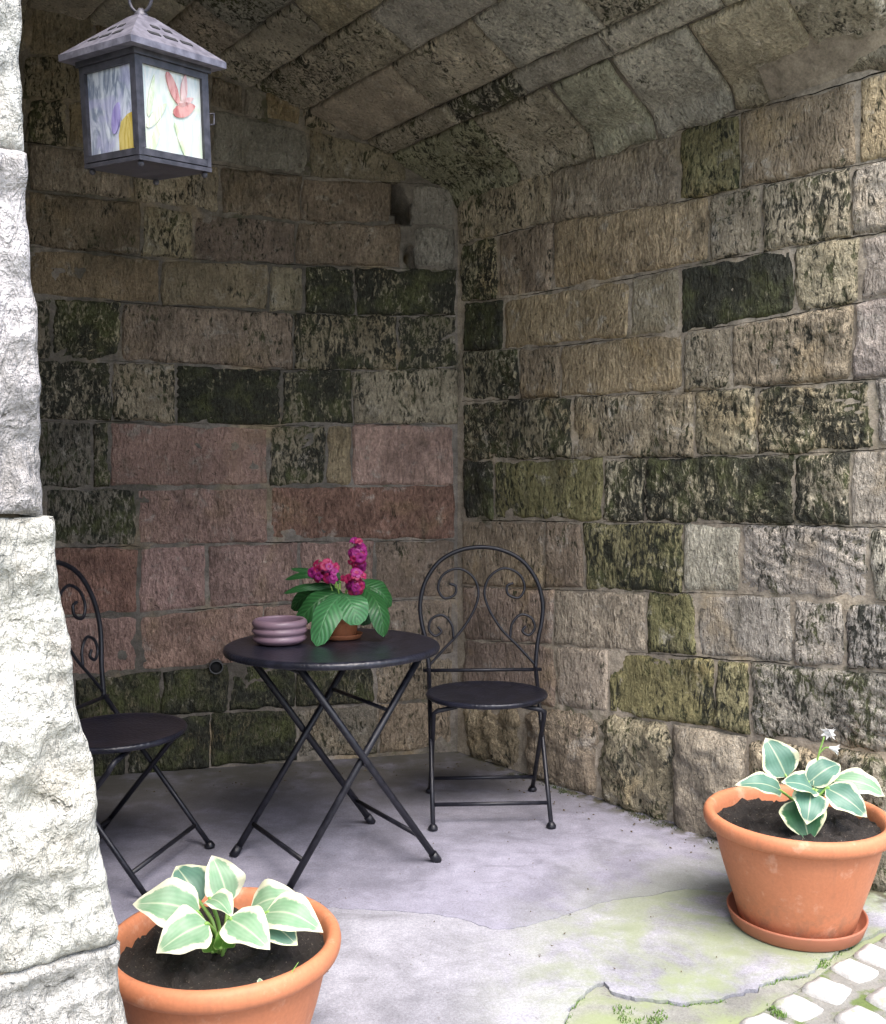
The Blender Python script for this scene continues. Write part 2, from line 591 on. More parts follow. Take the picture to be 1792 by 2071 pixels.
# ------------------------------------------------------------------ back wall
holes = []
for (x, y, ra, rb) in [(732, 318, 0.075, 0.045), (792, 395, 0.035, 0.07), (815, 428, 0.04, 0.055), (775, 345, 0.03, 0.03), (832, 520, 0.02, 0.04)]:
    s_, z_ = left_sz(x, y)
    holes.append((s_, z_, ra * 1.15, rb * 1.15, 0.32))
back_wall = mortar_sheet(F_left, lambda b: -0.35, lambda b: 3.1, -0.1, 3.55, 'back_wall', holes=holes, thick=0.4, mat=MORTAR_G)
tag(back_wall, 'dark back wall of the niche with smooth pink blocks behind the table', 'wall')
LLINES = {
    'T':  [(-500, -560), (71, -330), (800, -200), (1218, -60)],
    'A6': [(-500, -330), (71, -160), (800, -40), (1218, 60)],
    'A5': [(-500, -130), (71, -10), (600, 60), (1218, 200)],
    'A3': [(-500, 70), (71, 148), (300, 160), (560, 200), (700, 236), (1218, 420)],
    'A2': [(-500, 200), (71, 262), (300, 272), (560, 292), (720, 326), (921, 359), (1218, 440)],
    'A1': [(-500, 330), (71, 378), (300, 410), (558, 437), (811, 470), (1032, 487), (1218, 492)],
    'A':  [(-500, 470), (70, 508), (350, 536), (435, 554), (580, 569), (783, 592), (1074, 598), (1218, 607)],
    'B':  [(-500, 630), (72, 658), (240, 670), (406, 690), (522, 692), (653, 698), (798, 708), (1080, 716), (1218, 718)],
    'C':  [(-500, 770), (72, 790), (254, 798), (406, 812), (617, 828), (820, 837), (965, 843), (1218, 841)],
    'D':  [(-500, 945), (80, 957), (320, 965), (566, 972), (754, 988), (1052, 988), (1225, 982)],
    'E':  [(-500, 1115), (90, 1121), (319, 1125), (464, 1128), (725, 1137), (943, 1132), (1218, 1131)],
    'F':  [(-500, 1305), (107, 1300), (348, 1300), (716, 1298), (864, 1294), (1218, 1296)],
    'G':  [(-500, 1478), (134, 1462), (375, 1457), (556, 1451), (716, 1447), (1218, 1440)],
    'H':  [(-500, 1680), (254, 1644), (375, 1638), (556, 1623), (670, 1615), (790, 1610), (1218, 1596)],
    'I':  [(-500, 1860), (261, 1806), (375, 1796), (603, 1770), (1218, 1745)],
    'J':  [(-500, 1990), (270, 1925), (600, 1898), (1218, 1868)],
    'Z':  [(-500, 2150), (270, 2080), (600, 2045), (1218, 1996)],
}
LROWS = [
    ('T', 'A6', [-420, -120, 180, 480, 760], 'gtgb'),
    ('A6', 'A5', [-450, -200, 40, 330, 600, 860], 'gbtgg'),
    ('A5', 'A3', [-400, -150, 71, 250, 430, 600, 760], 'ghgbgg'),
    ('A3', 'A2', [-430, -180, 60, 262, 430, 560, 648, 706, 806, 900], 'gbhgbglth'),
    ('A2', 'A1', [-400, -150, 71, 178, 360, 560, 821, 1085], 'hgmbgwg'),
    ('A1', 'A', [-430, -180, 74, 350, 584, 800, 1045], 'gdghrr'),
    ('A1', 'A', [1098, 1216], 'w'),
    ('A', 'B', [-400, -200, 72, 374, 515, 787, 1070], 'dgbhrb'),
    ('A', 'B', [1105, 1216], 'w'),
    ('B', 'C', [-420, -160, 72, 428, 718, 815, 948, 1218], 'gbtbgnn'),
    ('C', 'D', [-380, -120, 75, 141, 324, 782, 1060, 1222], 'dbmmbmm'),
    ('D', 'E', [-420, -100, 88, 300, 466, 750, 940, 1222], 'gbmhnmh'),
    ('E', 'F', [-400, -140, 100, 250, 292, 720, 867, 936, 1216], 'gddmpmtp'),
    ('F', 'G', [-420, -120, 115, 365, 716, 1212], 'bddpq'),
    ('G', 'H', [-380, -160, 140, 370, 556, 800, 1000, 1212], 'dqqpppr'),
    ('H', 'I', [-420, -160, 120, 376, 700, 950, 1212], 'bdpppr'),
    ('I', 'J', [-380, -90, 200, 430, 610, 790, 1000, 1212], 'kkkkkkb'),
    ('J', 'Z', [-420, -120, 150, 340, 560, 790, 1010, 1212], 'kdkkkdb'),
]
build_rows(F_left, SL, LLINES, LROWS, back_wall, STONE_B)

# ------------------------------------------------------------------ right wall
right_wall = mortar_sheet(F_right, lambda b: -0.35, lambda b: T_END - 0.02, -0.1, ZSPR + 0.12, 'side_wall', thick=0.4)
tag(right_wall, 'tan and green weathered stone wall on the right behind the terracotta pot', 'wall')
RLINES = {
    'R0': [(1218, 524), (1499, 447), (1767, 362), (1968, 303), (2202, 240), (2363, 190), (2700, 80)],
    'R1': [(1231, 652), (1485, 591), (1633, 569), (1834, 536), (2001, 499), (2202, 460), (2363, 425), (2700, 350)],
    'R2': [(1238, 804), (1365, 795), (1499, 770), (1666, 747), (1800, 717), (1934, 690), (2102, 663), (2363, 619), (2700, 560)],
    'R3': [(1231, 937), (1485, 924), (1660, 904), (1820, 887), (1968, 866), (2135, 836), (2363, 795), (2700, 735)],
    'R4': [(1238, 1071), (1499, 1060), (1660, 1054), (1834, 1045), (2021, 1034), (2235, 1018), (2363, 1008), (2700, 980)],
    'R5': [(1231, 1229), (1398, 1226), (1633, 1222), (1834, 1219), (2102, 1212), (2302, 1202), (2363, 1198), (2700, 1180)],
    'R6': [(1231, 1388), (1398, 1389), (1499, 1392), (1800, 1394), (2122, 1402), (2363, 1407), (2700, 1418)],
    'R7': [(1235, 1566), (1465, 1573), (1633, 1577), (1834, 1581), (2102, 1591), (2363, 1610), (2700, 1635)],
    'R8': [(1235, 1708), (1451, 1718), (1636, 1736), (1900, 1757), (2137, 1774), (2363, 1795), (2700, 1825)],
    'R9': [(1235, 1862), (1451, 1884), (1636, 1905), (1913, 1945), (2005, 1962), (2363, 2015), (2700, 2060)],
    'RZ': [(1225, 2030), (1451, 2110), (1880, 2260), (2364, 2420), (2700, 2540)],
}
RROWS = [
    ('R0', 'R1', [1221, 1476, 1814, 1978, 2290, 2600], 'hgvbtl'),
    ('R1', 'R2', [1231, 1330, 1479, 1895, 2035, 2276, 2600], 'mbthhl'),
    ('R2', 'R3', [1238, 1345, 1680, 1815, 2122, 2290, 2600], 'ntgnhl'),
    ('R3', 'R4', [1238, 1385, 1499, 1827, 1958, 2276, 2600], 'mbthhl'),
    ('R4', 'R5', [1238, 1526, 1854, 2021, 2330, 2600], 'mhhml'),
    ('R5', 'R6', [1238, 1321, 1613, 1720, 2118, 2269, 2600], 'nvmnml'),
    ('R6', 'R7', [1235, 1452, 1559, 1827, 1978, 2320, 2600], 'rbvwyy'),
    ('R7', 'R8', [1235, 1480, 1728, 1860, 2117, 2262, 2600], 'rgvwyy'),
    ('R8', 'R9', [1235, 1484, 1623, 1908, 2005, 2400, 2600], 'rgvvyy'),
]
build_rows(F_right, SR, RLINES, RROWS, right_wall)
# lowest course: rough unsquared boulders that bulge out at the foot
for (x0, x1, k, pr) in [(1232, 1400, 'b', 0.015), (1400, 1600, 'b', 0.03), (1600, 1800, 'h', 0.035), (1800, 1990, 'g', 0.05), (1990, 2200, 'h', 0.03), (2200, 2560, 'd', 0.03)]:
    c = [SR(x0, lerp_poly(RLINES['RZ'], x0)), SR(x1, lerp_poly(RLINES['RZ'], x1)), SR(x1, lerp_poly(RLINES['R9'], x1)), SR(x0, lerp_poly(RLINES['R9'], x0))]
    c[0] = (c[0][0], -0.03); c[1] = (c[1][0], -0.03)
    col, ms, rg = TY[k]
    stone(F_right, c, right_wall, col, ms, 1.6, proud=pr, rnd=0.07, wob=0.02, drop=0.04, ridge=0.3)

CRACK = NT('joint_gap_shade').fin((0.022, 0.019, 0.016), 1.0, spec=0.0)  # flat dark ribbons: cracks, with the bed joints' shadow put into colour
def bed_cracks(Fm, conv, lines, names, parent, x0, x1, dense=0.0):
    for nm in names:
        P_ = lines[nm]
        pts = []
        n = int((x1 - x0) / 9)
        for i in range(n + 1):
            x = x0 + (x1 - x0) * i / n
            pts.append(V(conv(x, lerp_poly(P_, x))))
        vs, fs = [], []
        sd = random.uniform(0, 99)
        for i, q in enumerate(pts):
            q = q + V((0, 0.004 * noise.noise(V((q.x * 9, sd, 0))) + 0.003 * noise.noise(V((q.x * 40, sd, 3)))))
            wd = 0.0022 * max(0.0, noise.noise(V((q.x * 4.5, sd, 7))) + 0.30 + dense + 0.5 * noise.noise(V((q.x * 33, sd, 9))))
            for b in (q.y - wd, q.y + wd):
                p = V((q.x, b, 3.3))
                h = 0.0005 + 0.005 * (noise.noise(p * 9) + noise.noise(p * 31) * 0.7) + 0.0014
                vs.append(Fm(q.x, b, h))
            if i and wd > 0.0002:
                fs.append((2 * i - 2, 2 * i, 2 * i + 1, 2 * i - 1))
        mesh_obj('joint_crack_shade', vs, fs, CRACK, parent)
bed_cracks(F_right, SR, RLINES, ['R0', 'R1', 'R2', 'R3', 'R4', 'R5', 'R6', 'R7', 'R8'], right_wall, 1235, 2600, 0.12)
bed_cracks(F_left, SL, LLINES, ['A1', 'B', 'C', 'D', 'E', 'G', 'H'], back_wall, -400, 1215)
# ------------------------------------------------------------------ vault
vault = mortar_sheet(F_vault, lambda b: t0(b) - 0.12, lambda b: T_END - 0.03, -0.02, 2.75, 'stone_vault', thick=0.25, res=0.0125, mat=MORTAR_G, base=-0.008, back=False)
tag(vault, 'low stone vault over the niche, courses running towards the viewer', 'vault')
wj = [0.0] + [left_sz(*q)[0] * kw for q in [(790, 312), (744, 276), (622, 222), (515, 172), (420, 129)]]
while wj[-1] < 2.45:
    wj.append(wj[-1] + random.uniform(0.19, 0.25))
vk = [['v', 'h', 'w', 'w', 't', 'b'], ['h', 'm', 'w', 'w', 'g', 'd'], ['t', 'b', 'w', 'h', 'd', 'd'], ['h', 'b', 'w', 'h', 'd', 'd'],
      ['h', 't', 'g', 'g', 'd', 'h']]
vj = [[0.42, 0.83, 1.12, 1.45, 1.78], [0.36, 0.74, 1.16, 1.6], [0.30, 0.78, 1.2, 1.55], [0.12, 0.46, 0.93, 1.3, 1.7], [0.2, 0.62, 1.05, 1.5]]
for r_ in range(len(wj) - 1):
    wa, wb = wj[r_], wj[r_ + 1]
    if r_ < len(vj):
        js = vj[r_]
    else:
        js, x = [], t0(wa) + random.uniform(0.25, 0.5)
        while x < T_END - 0.2:
            js.append(x)
            x += random.uniform(0.32, 0.55)
    js = [None] + js + [T_END - 0.015]
    for k in range(len(js) - 1):
        ta0 = t0(wa) - 0.02 if js[k] is None else js[k]
        tb0 = t0(wb) - 0.02 if js[k] is None else js[k] + random.uniform(-0.02, 0.02)
        ta1, tb1 = js[k + 1], js[k + 1]
        kd = vk[r_][k % 6] if r_ < len(vk) else random.choice('gbbdgg')
        col, ms, rg = TY[kd]
        stone(F_vault, [(ta0, wa), (ta1, wa), (tb1, wb), (tb0, wb)], vault, [c_ * 0.45 + 0.55 * g_ for c_, g_ in zip(col, (0.25, 0.245, 0.205))], ms, rg, proud=random.uniform(0.006, 0.013) + 0.006 * rg, res=0.014, mat=STONE_V)

# ------------------------------------------------------------------ entrance wall: the pale pier at the left, wall over and beside the opening
EDGE = [(262, 2100), (258, 2071), (242, 1950), (222, 1800), (196, 1660), (176, 1570), (160, 1450), (140, 1330), (122, 1200), (108, 1110), (92, 1040), (80, 960), (72, 860), (62, 740), (56, 600), (51, 450), (46, 200), (42, 0), (40, -200)]
EDGEQ = sorted([(fac_qz(x, y)[1], fac_qz(x, y)[0]) for (x, y) in EDGE])
def edge_q(z):
    if z <= EDGEQ[0][0]:
        return EDGEQ[0][1] + (EDGEQ[0][0] - z) * 0.08
    if z >= EDGEQ[-1][0]:
        return EDGEQ[-1][1]
    return lerp_poly(EDGEQ, z)
def prism(mb, poly, h0, h1):
    n = len(poly)
    vs = [F_fac(q, z, h0) for q, z in poly] + [F_fac(q, z, h1) for q, z in poly]
    fs = [tuple(range(n))[::-1], tuple(range(n, 2 * n))]
    for i in range(n):
        fs.append((i, (i + 1) % n, n + (i + 1) % n, n + i))
    mb.add(vs, fs)
mb = MB()
TOP = 4.6
zs = [-0.1] + [0.2 * i for i in range(1, 17)]
for z0_, z1_ in zip(zs, zs[1:]):            # pier, narrowing upwards
    prism(mb, [(-3.2, z0_), (edge_q(z0_) - 0.03, z0_), (edge_q(z1_) - 0.03, z1_), (-3.2, z1_)], -0.45, -0.012)
ql = edge_q(3.2) - 0.03
archq = [Q_R - 0.12 * i for i in range(0, int((Q_R - ql) / 0.12) + 1)]
for q1, q0 in zip(archq, archq[1:]):
    prism(mb, [(q0, prof(Q_R - q0) + 0.02), (q1, prof(Q_R - q1) + 0.02), (q1, TOP), (q0, TOP)], -0.45, -0.012)
q0 = archq[-1]
prism(mb, [(-3.2, 3.2), (q0, 3.2), (q0, TOP), (-3.2, TOP)], -0.45, -0.012)
prism(mb, [(Q_R + 0.012, -0.1), (Q_R + 3.0, -0.1), (Q_R + 3.0, TOP), (Q_R + 0.012, TOP)], -0.45, -0.012)
entrance = mb.build('entrance_wall', MORTAR, None, smooth=False)
tag(entrance, 'pale rough pier of big stone blocks at the left edge in full daylight', 'wall')
PIER = stone_material('pale_sandstone', 1.2, 0.6, 0.5, 0.15)
pier_y = [2150, 1945, 1040, 330, -500]
for k in range(len(pier_y) - 1):
    z0_, z1_ = fac_qz(100, pier_y[k])[1], fac_qz(100, pier_y[k + 1])[1]
    if k == 0:
        z0_ = 0.0
    qs = [None, random.uniform(-0.02, 0.12) - 0.2, -0.55 + random.uniform(-.1, .1), -1.0]
    for m_ in range(3):
        e0 = edge_q(z0_ + .01) if m_ == 0 else qs[m_]
        e1 = edge_q(z1_ - .01) if m_ == 0 else qs[m_]
        stone(F_fac, [(qs[m_ + 1], z0_), (e0, z0_), (e1, z1_), (qs[m_ + 1], z1_)], entrance, (0.42, 0.41, 0.385), 0.12, 1.8, proud=0.012, res=0.007, skirt=0.30 if m_ == 0 else 0.03, mat=PIER, gap=0.0015, rnd=0.012, drop=0.008, ridge=0.12, n_amp=1.0)
# jamb side of the niche behind the pier
mb = MB()
wj0 = Q_R - edge_q(2.5) + 0.03
def F_jamb(a, b, h): return CORNER + AX * a + CR * (wj0 + 0.02) + Z * b - CR * h
jamb = mortar_sheet(F_jamb, lambda b: t0(wj0) - 0.3, lambda b: T_END - 0.40, -0.1, 3.5, 'jamb_wall', parent=entrance, thick=0.3, res=0.05)

# ------------------------------------------------------------------ ground, floor
m = NT('earth')
p = m.pos()
col = m.mix(m.noise(p, 12, 5), (0.05, 0.045, 0.035), (0.12, 0.11, 0.08))
col = m.mix(m.sstep(m.noise(p, 3.5, 5), 0.5, 0.62), col, (0.05, 0.075, 0.02))
m.bump(m.noise(p, 60, 5), 0.8, 0.01)
EARTH = m.fin(col, 0.95)
mb = MB()
mb.add([(-400, -400, -0.034), (400, -400, -0.034), (400, 400, -0.034), (-400, 400, -0.034)], [(0, 1, 2, 3)])
tag(mb.build('ground', EARTH, smooth=False), kind='structure')

def concrete(name, tint, algae):
    m = NT(name)
    p = m.pos()
    n1 = m.noise(p, 2.6, 6, 0.62, 0.5)
    n2 = m.noise(p, 14, 5, 0.65)
    n3 = m.noise(p, 130, 4, 0.7)
    stretch = m.noise(m.mp(p, (1, 2.6, 1), (0, 0, R(-15))), 4.5, 5, 0.65, 0.8)
    col = m.mix(m.sstep(n1, 0.32, 0.68), tuple(c * 0.72 for c in tint), tuple(c * 1.18 for c in tint))
    col = m.bright(col, m.lin(n2, 0.3, 0.7, 0.84, 1.16))
    col = m.bright(col, m.lin(n3, 0.3, 0.7, 0.80, 1.20))
    grit = m.noise(p, 320, 2, 0.6)
    col = m.bright(col, m.lin(grit, 0.3, 0.7, 0.82, 1.18))
    col = m.mix(m.sstep(stretch, 0.56, 0.70, 0, 0.45), col, tuple(c * 0.55 for c in tint))
    out = m.vmath('DOT_PRODUCT', p, tuple(AX))
    xx = m.n('ShaderNodeSeparateXYZ'); m.set(xx.inputs[0], p)
    al = m.math('MULTIPLY', m.sstep(out, -2.35, -1.5), m.sstep(xx.outputs[0], -0.05, 0.45))
    al = m.math('MULTIPLY', al, m.sstep(m.noise(p, 4.2, 5, 0.66, 0.4), 0.36, 0.60))
    col = m.mix(m.math('MULTIPLY', al, algae), col, (0.225, 0.27, 0.13))
    spot = m.sstep(m.noise(p, 34, 3, 0.5), 0.70, 0.75, 0, 0.6)
    col = m.mix(spot, col, (0.12, 0.11, 0.10))
    # grime along the foot of the right wall; brown darkening towards the back wall
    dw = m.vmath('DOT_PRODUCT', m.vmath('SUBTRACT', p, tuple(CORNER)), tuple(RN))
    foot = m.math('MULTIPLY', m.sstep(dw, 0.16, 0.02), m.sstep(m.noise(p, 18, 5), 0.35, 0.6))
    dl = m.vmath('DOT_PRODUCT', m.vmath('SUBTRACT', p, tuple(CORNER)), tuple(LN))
    rear_dark = m.math('MULTIPLY', m.sstep(dl, 1.25, 0.1), m.sstep(m.noise(p, 6, 5), 0.15, 0.55))
    col = m.mix(m.math('MAXIMUM', foot, m.math('MULTIPLY', rear_dark, 0.8)), col, (0.07, 0.065, 0.04))
    m.bump(m.math('ADD', n2, m.math('MULTIPLY', n3, 0.35)), 0.35, 0.006)
    return m.fin(col, 0.8, spec=0.3)
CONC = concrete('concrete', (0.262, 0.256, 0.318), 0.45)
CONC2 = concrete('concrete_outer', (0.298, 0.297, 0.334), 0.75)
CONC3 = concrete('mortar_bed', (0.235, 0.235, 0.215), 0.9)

def jag(pts, n=14, amp=0.006, sd=0):
    out = []
    for i, p in enumerate(spline(pts, n)):
        q = V(p)
        q += V((noise.noise(q * 40 + V((sd, 0, 0))), noise.noise(q * 40 + V((0, sd + 5, 0))), 0)) * amp
        out.append(q)
    return out
def flat_poly(name, top, z, mat, depth=0.04):
    """a slab between a chain of outline points"""
    import bmesh
    bm = bmesh.new()
    vs = [bm.verts.new((q.x, q.y, z)) for q in top]
    f = bm.faces.new(vs)
    if f.normal.z < 0: f.normal_flip()
    r_ = bmesh.ops.extrude_face_region(bm, geom=[f])
    for v in [g for g in r_['geom'] if isinstance(g, bmesh.types.BMVert)]:
        v.co.z -= depth
    bmesh.ops.recalc_face_normals(bm, faces=bm.faces[:])
    tops = [f_ for f_ in bm.faces if len(f_.verts) > 4]
    bmesh.ops.triangulate(bm, faces=tops)
    me = bpy.data.meshes.new(name)
    bm.to_mesh(me); bm.free()
    me.materials.append(mat)
    o = bpy.data.objects.new(name, me)
    COL.objects.link(o)
    return o
def off(poly, d):
    return [q + V((0, d, 0)) * (0.6 + 0.6 * noise.noise(q * 17)) for q in poly]
inner = [gnd(*q) for q in [(600, 1848), (700, 1838), (818, 1843), (924, 1856), (977, 1873), (1030, 1878), (1096, 1863), (1155, 1846), (1222, 1823), (1321, 1810), (1387, 1797), (1466, 1803), (1560, 1800), (1680, 1790)]]
inner = [inner[0] + V((-1.6, -1.0, 0)), inner[0] + V((-0.7, -0.45, 0))] + inner + [inner[-1] + V((0.5, 0.15, 0))]
outer = [gnd(*q) for q in [(1160, 1962), (1215, 1985), (1241, 2005), (1308, 2018), (1400, 2025), (1499, 2008), (1566, 1979), (1638, 1965), (1658, 1945), (1700, 1920), (1792, 1875)]]
outer = [F0 + EE * q_ + AX * (0.02 - 0.12 * max(0, (q_ + 0.2))) for q_ in (-2.4, -1.4, -0.6, 0.2, 0.8)] + [V((0.20, 2.02, 0)), gnd(1150, 2040)] + outer[1:] + [outer[-1] + V((0.35, 0.28, 0))]
ji, jo = jag(inner, 10, 0.008, 1), jag(outer, 12, 0.012, 2)
floor_c = V((-4.0, 5.5, 0)), V((3.0, 5.5, 0))
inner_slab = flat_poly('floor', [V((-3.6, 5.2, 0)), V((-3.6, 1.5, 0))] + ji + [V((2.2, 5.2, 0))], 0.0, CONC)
tag(inner_slab, kind='structure')
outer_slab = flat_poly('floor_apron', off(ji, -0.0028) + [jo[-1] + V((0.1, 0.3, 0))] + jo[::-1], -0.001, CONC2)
tag(outer_slab, kind='structure')
# mortar bed strip between apron and cobbles
SETT0 = -1.215
bed_out = []
for i in range(60):
    q = Q_R + 1.2 - i * (Q_R + 3.2) / 59
    bed_out.append(F0 + EE * q + AX * (SETT0 - FAC - 0.050 + 0.012 * noise.noise(V((q * 7, 0, 4)))))
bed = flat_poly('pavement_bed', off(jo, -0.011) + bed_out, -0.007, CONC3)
tag(bed, kind='structure')

# cobbles (granite setts) outside
m = NT('granite_sett')
oi = m.n('ShaderNodeObjectInfo')
p = m.pos()
col = m.bright(oi.outputs['Color'], m.lin(m.noise(p, 30, 5, 0.65), 0.3, 0.7, 0.8, 1.15))
col = m.bright(col, m.lin(m.noise(p, 220, 3, 0.7), 0.3, 0.7, 0.8, 1.15))
col = m.mix(m.sstep(m.noise(p, 16, 5), 0.6, 0.72, 0, 0.6), col, (0.22, 0.26, 0.12))
m.bump(m.noise(p, 90, 4, 0.6), 0.4, 0.004)
GRAN = m.fin(col, 0.75)
m = NT('sand_joint')
p = m.pos()
col = m.mix(m.noise(p, 40, 5), (0.13, 0.13, 0.115), (0.26, 0.255, 0.235))
col = m.mix(m.sstep(m.noise(p, 9, 5), 0.52, 0.62), col, (0.10, 0.14, 0.04))
m.bump(m.noise(p, 120, 4), 0.8, 0.006)
JOINT = m.fin(col, 0.95)
mb = MB()
a_ = F0 + EE * -2.5 + AX * (SETT0 - FAC - 0.10); b_ = F0 + EE * (Q_R + 1.6) + AX * (SETT0 - FAC - 0.10)
c_, d_ = b_ + AX * 3.6, a_ + AX * 3.6
mb.add([(q.x, q.y, -0.010) for q in (a_, b_, c_, d_)], [(0, 1, 2, 3)])
paving = mb.build('cobbled_pavement', JOINT, smooth=False)
tag(paving, kind='structure')
sett_meshes = []
def sett_mesh(sd):
    vs, fs = [], []
    n = 5
    w, l, hgt = 0.099 + random.uniform(-.009, .008), 0.099 + random.uniform(-.012, .012), 0.034
    for j in range(n + 1):
        for i in range(n + 1):
            u, v = i / n * 2 - 1, j / n * 2 - 1
            e = max(abs(u), abs(v))
            r_ = 1 - 0.10 * (abs(u * v)) ** 2
            x, y = u * w / 2 * r_, v * l / 2 * r_
            z = hgt - 0.011 * e ** 4 + 0.004 * noise.noise(V((x * 30, y * 30, sd)))
            x += 0.005 * noise.noise(V((x * 20, y * 20, sd + 9))); y += 0.005 * noise.noise(V((x * 20, y * 20, sd + 19)))
            vs.append((x, y, z))
    W = n + 1
    for j in range(n):
        for i in range(n):
            fs.append((j * W + i, j * W + i + 1, (j + 1) * W + i + 1, (j + 1) * W + i))
    ring = [i for i in range(W)] + [j * W + n for j in range(1, n + 1)] + [n * W + i for i in range(n - 1, -1, -1)] + [j * W for j in range(n - 1, 0, -1)]
    k0 = len(vs)
    for r_ in ring:
        x, y, z = vs[r_]
        vs.append((x * 1.02, y * 1.02, 0))
    for k in range(len(ring)):
        l_ = (k + 1) % len(ring)
        fs.append((ring[k], k0 + k, k0 + l_, ring[l_]))
    me = bpy.data.meshes.new('sett')
    me.from_pydata(vs, [], fs)
    me.polygons.foreach_set('use_smooth', [True] * len(me.polygons))
    me.materials.append(GRAN)
    return me
sett_meshes = [sett_mesh(i * 13.7) for i in range(7)]
q_first = (gnd(1640, 2043) - F0).dot(EE)
for r_ in range(8):
    ph = 0.0 if r_ % 2 == 0 else 0.064
    for c in range(-17, 12):
        q = q_first + c * 0.131 + ph + random.uniform(-.008, .008)
        o = bpy.data.objects.new('sett', random.choice(sett_meshes))
        COL.objects.link(o)
        P_ = F0 + EE * q + AX * (SETT0 - FAC + r_ * 0.129 + random.uniform(-.007, .007))
        o.location = (P_.x, P_.y, -0.026 + random.uniform(-.002, .003))
        o.rotation_euler = (random.uniform(-.03, .03), random.uniform(-.03, .03), math.atan2(EE.y, EE.x) + random.choice([0, math.pi / 2, math.pi]) + random.uniform(-.11, .11))
        g_ = random.uniform(0.38, 0.54)
        o.color = (g_, g_ * 0.985, g_ * 0.95, 1)
        o.parent = paving

# ------------------------------------------------------------------ materials for furniture and pots
m = NT('black_iron')
p = m.pos()
n_ = m.noise(p, 45, 4)
col = m.mix(m.sstep(n_, 0.35, 0.7), (0.005, 0.0055, 0.010), (0.013, 0.0135, 0.021))
m.bump(m.noise(p, 260, 3), 0.15, 0.002)
IRON = m.fin(col, m.lin(n_, 0.3, 0.7, 0.34, 0.55), spec=0.5)
m = NT('black_iron_hammered')
p = m.pos()
vo = m.voro(p, 95)
col = m.mix(m.sstep(m.noise(p, 20, 4), 0.3, 0.7), (0.006, 0.007, 0.013), (0.015, 0.016, 0.028))
m.bump(vo, 0.35, 0.003)
IRON_T = m.fin(col, 0.36, spec=0.5)

m = NT('terracotta')
p = m.pos()
col = m.mix(m.noise(p, 7, 5), (0.43, 0.15, 0.07), (0.54, 0.215, 0.11))
col = m.mix(m.sstep(m.noise(p, 16, 5, 0.65), 0.56, 0.72, 0, 0.35), col, (0.72, 0.46, 0.33))
col = m.bright(col, m.lin(m.noise(p, 120, 3), 0.3, 0.7, 0.93, 1.07))
streak = m.noise(m.mp(p, (1, 1, 0.12)), 30, 4, 0.6)
col = m.mix(m.sstep(streak, 0.55, 0.72, 0, 0.3), col, (0.30, 0.13, 0.075))
zz = m.n('ShaderNodeSeparateXYZ'); m.set(zz.inputs[0], p)
spl = m.math('MULTIPLY', m.sstep(zz.outputs[2], 0.16, 0.02), m.sstep(m.noise(p, 26, 5, 0.7), 0.46, 0.62, 0, 0.5))
col = m.mix(spl, col, (0.20, 0.125, 0.08))
col = m.mix(m.sstep(m.noise(p, 60, 4, 0.7), 0.66, 0.72, 0, 0.4), col, (0.16, 0.09, 0.06))
m.bump(m.noise(p, 150, 4), 0.12, 0.003)
TERRA = m.fin(col, 0.6, spec=0.35)
m = NT('terracotta_dark')
p = m.pos()
col = m.mix(m.noise(p, 9, 5), (0.30, 0.10, 0.055), (0.42, 0.16, 0.09))
col = m.mix(m.sstep(m.noise(p, 22, 5), 0.55, 0.7, 0, 0.5), col, (0.22, 0.12, 0.07))
TERRA_D = m.fin(col, 0.65)
m = NT('potting_soil')
p = m.pos()
col = m.mix(m.noise(p, 70, 5, 0.7), (0.005, 0.004, 0.004), (0.042, 0.033, 0.027))
col = m.mix(m.sstep(m.noise(p, 180, 3, 0.6), 0.64, 0.70, 0, 0.8), col, (0.24, 0.20, 0.16))
m.bump(m.noise(p, 110, 5, 0.7), 1.0, 0.012)
SOIL = m.fin(col, 0.95)
m = NT('mauve_glaze')
p = m.pos()
col = m.mix(m.noise(p, 12, 4), (0.15, 0.095, 0.125), (0.23, 0.155, 0.195))
MAUVE = m.fin(col, 0.4)

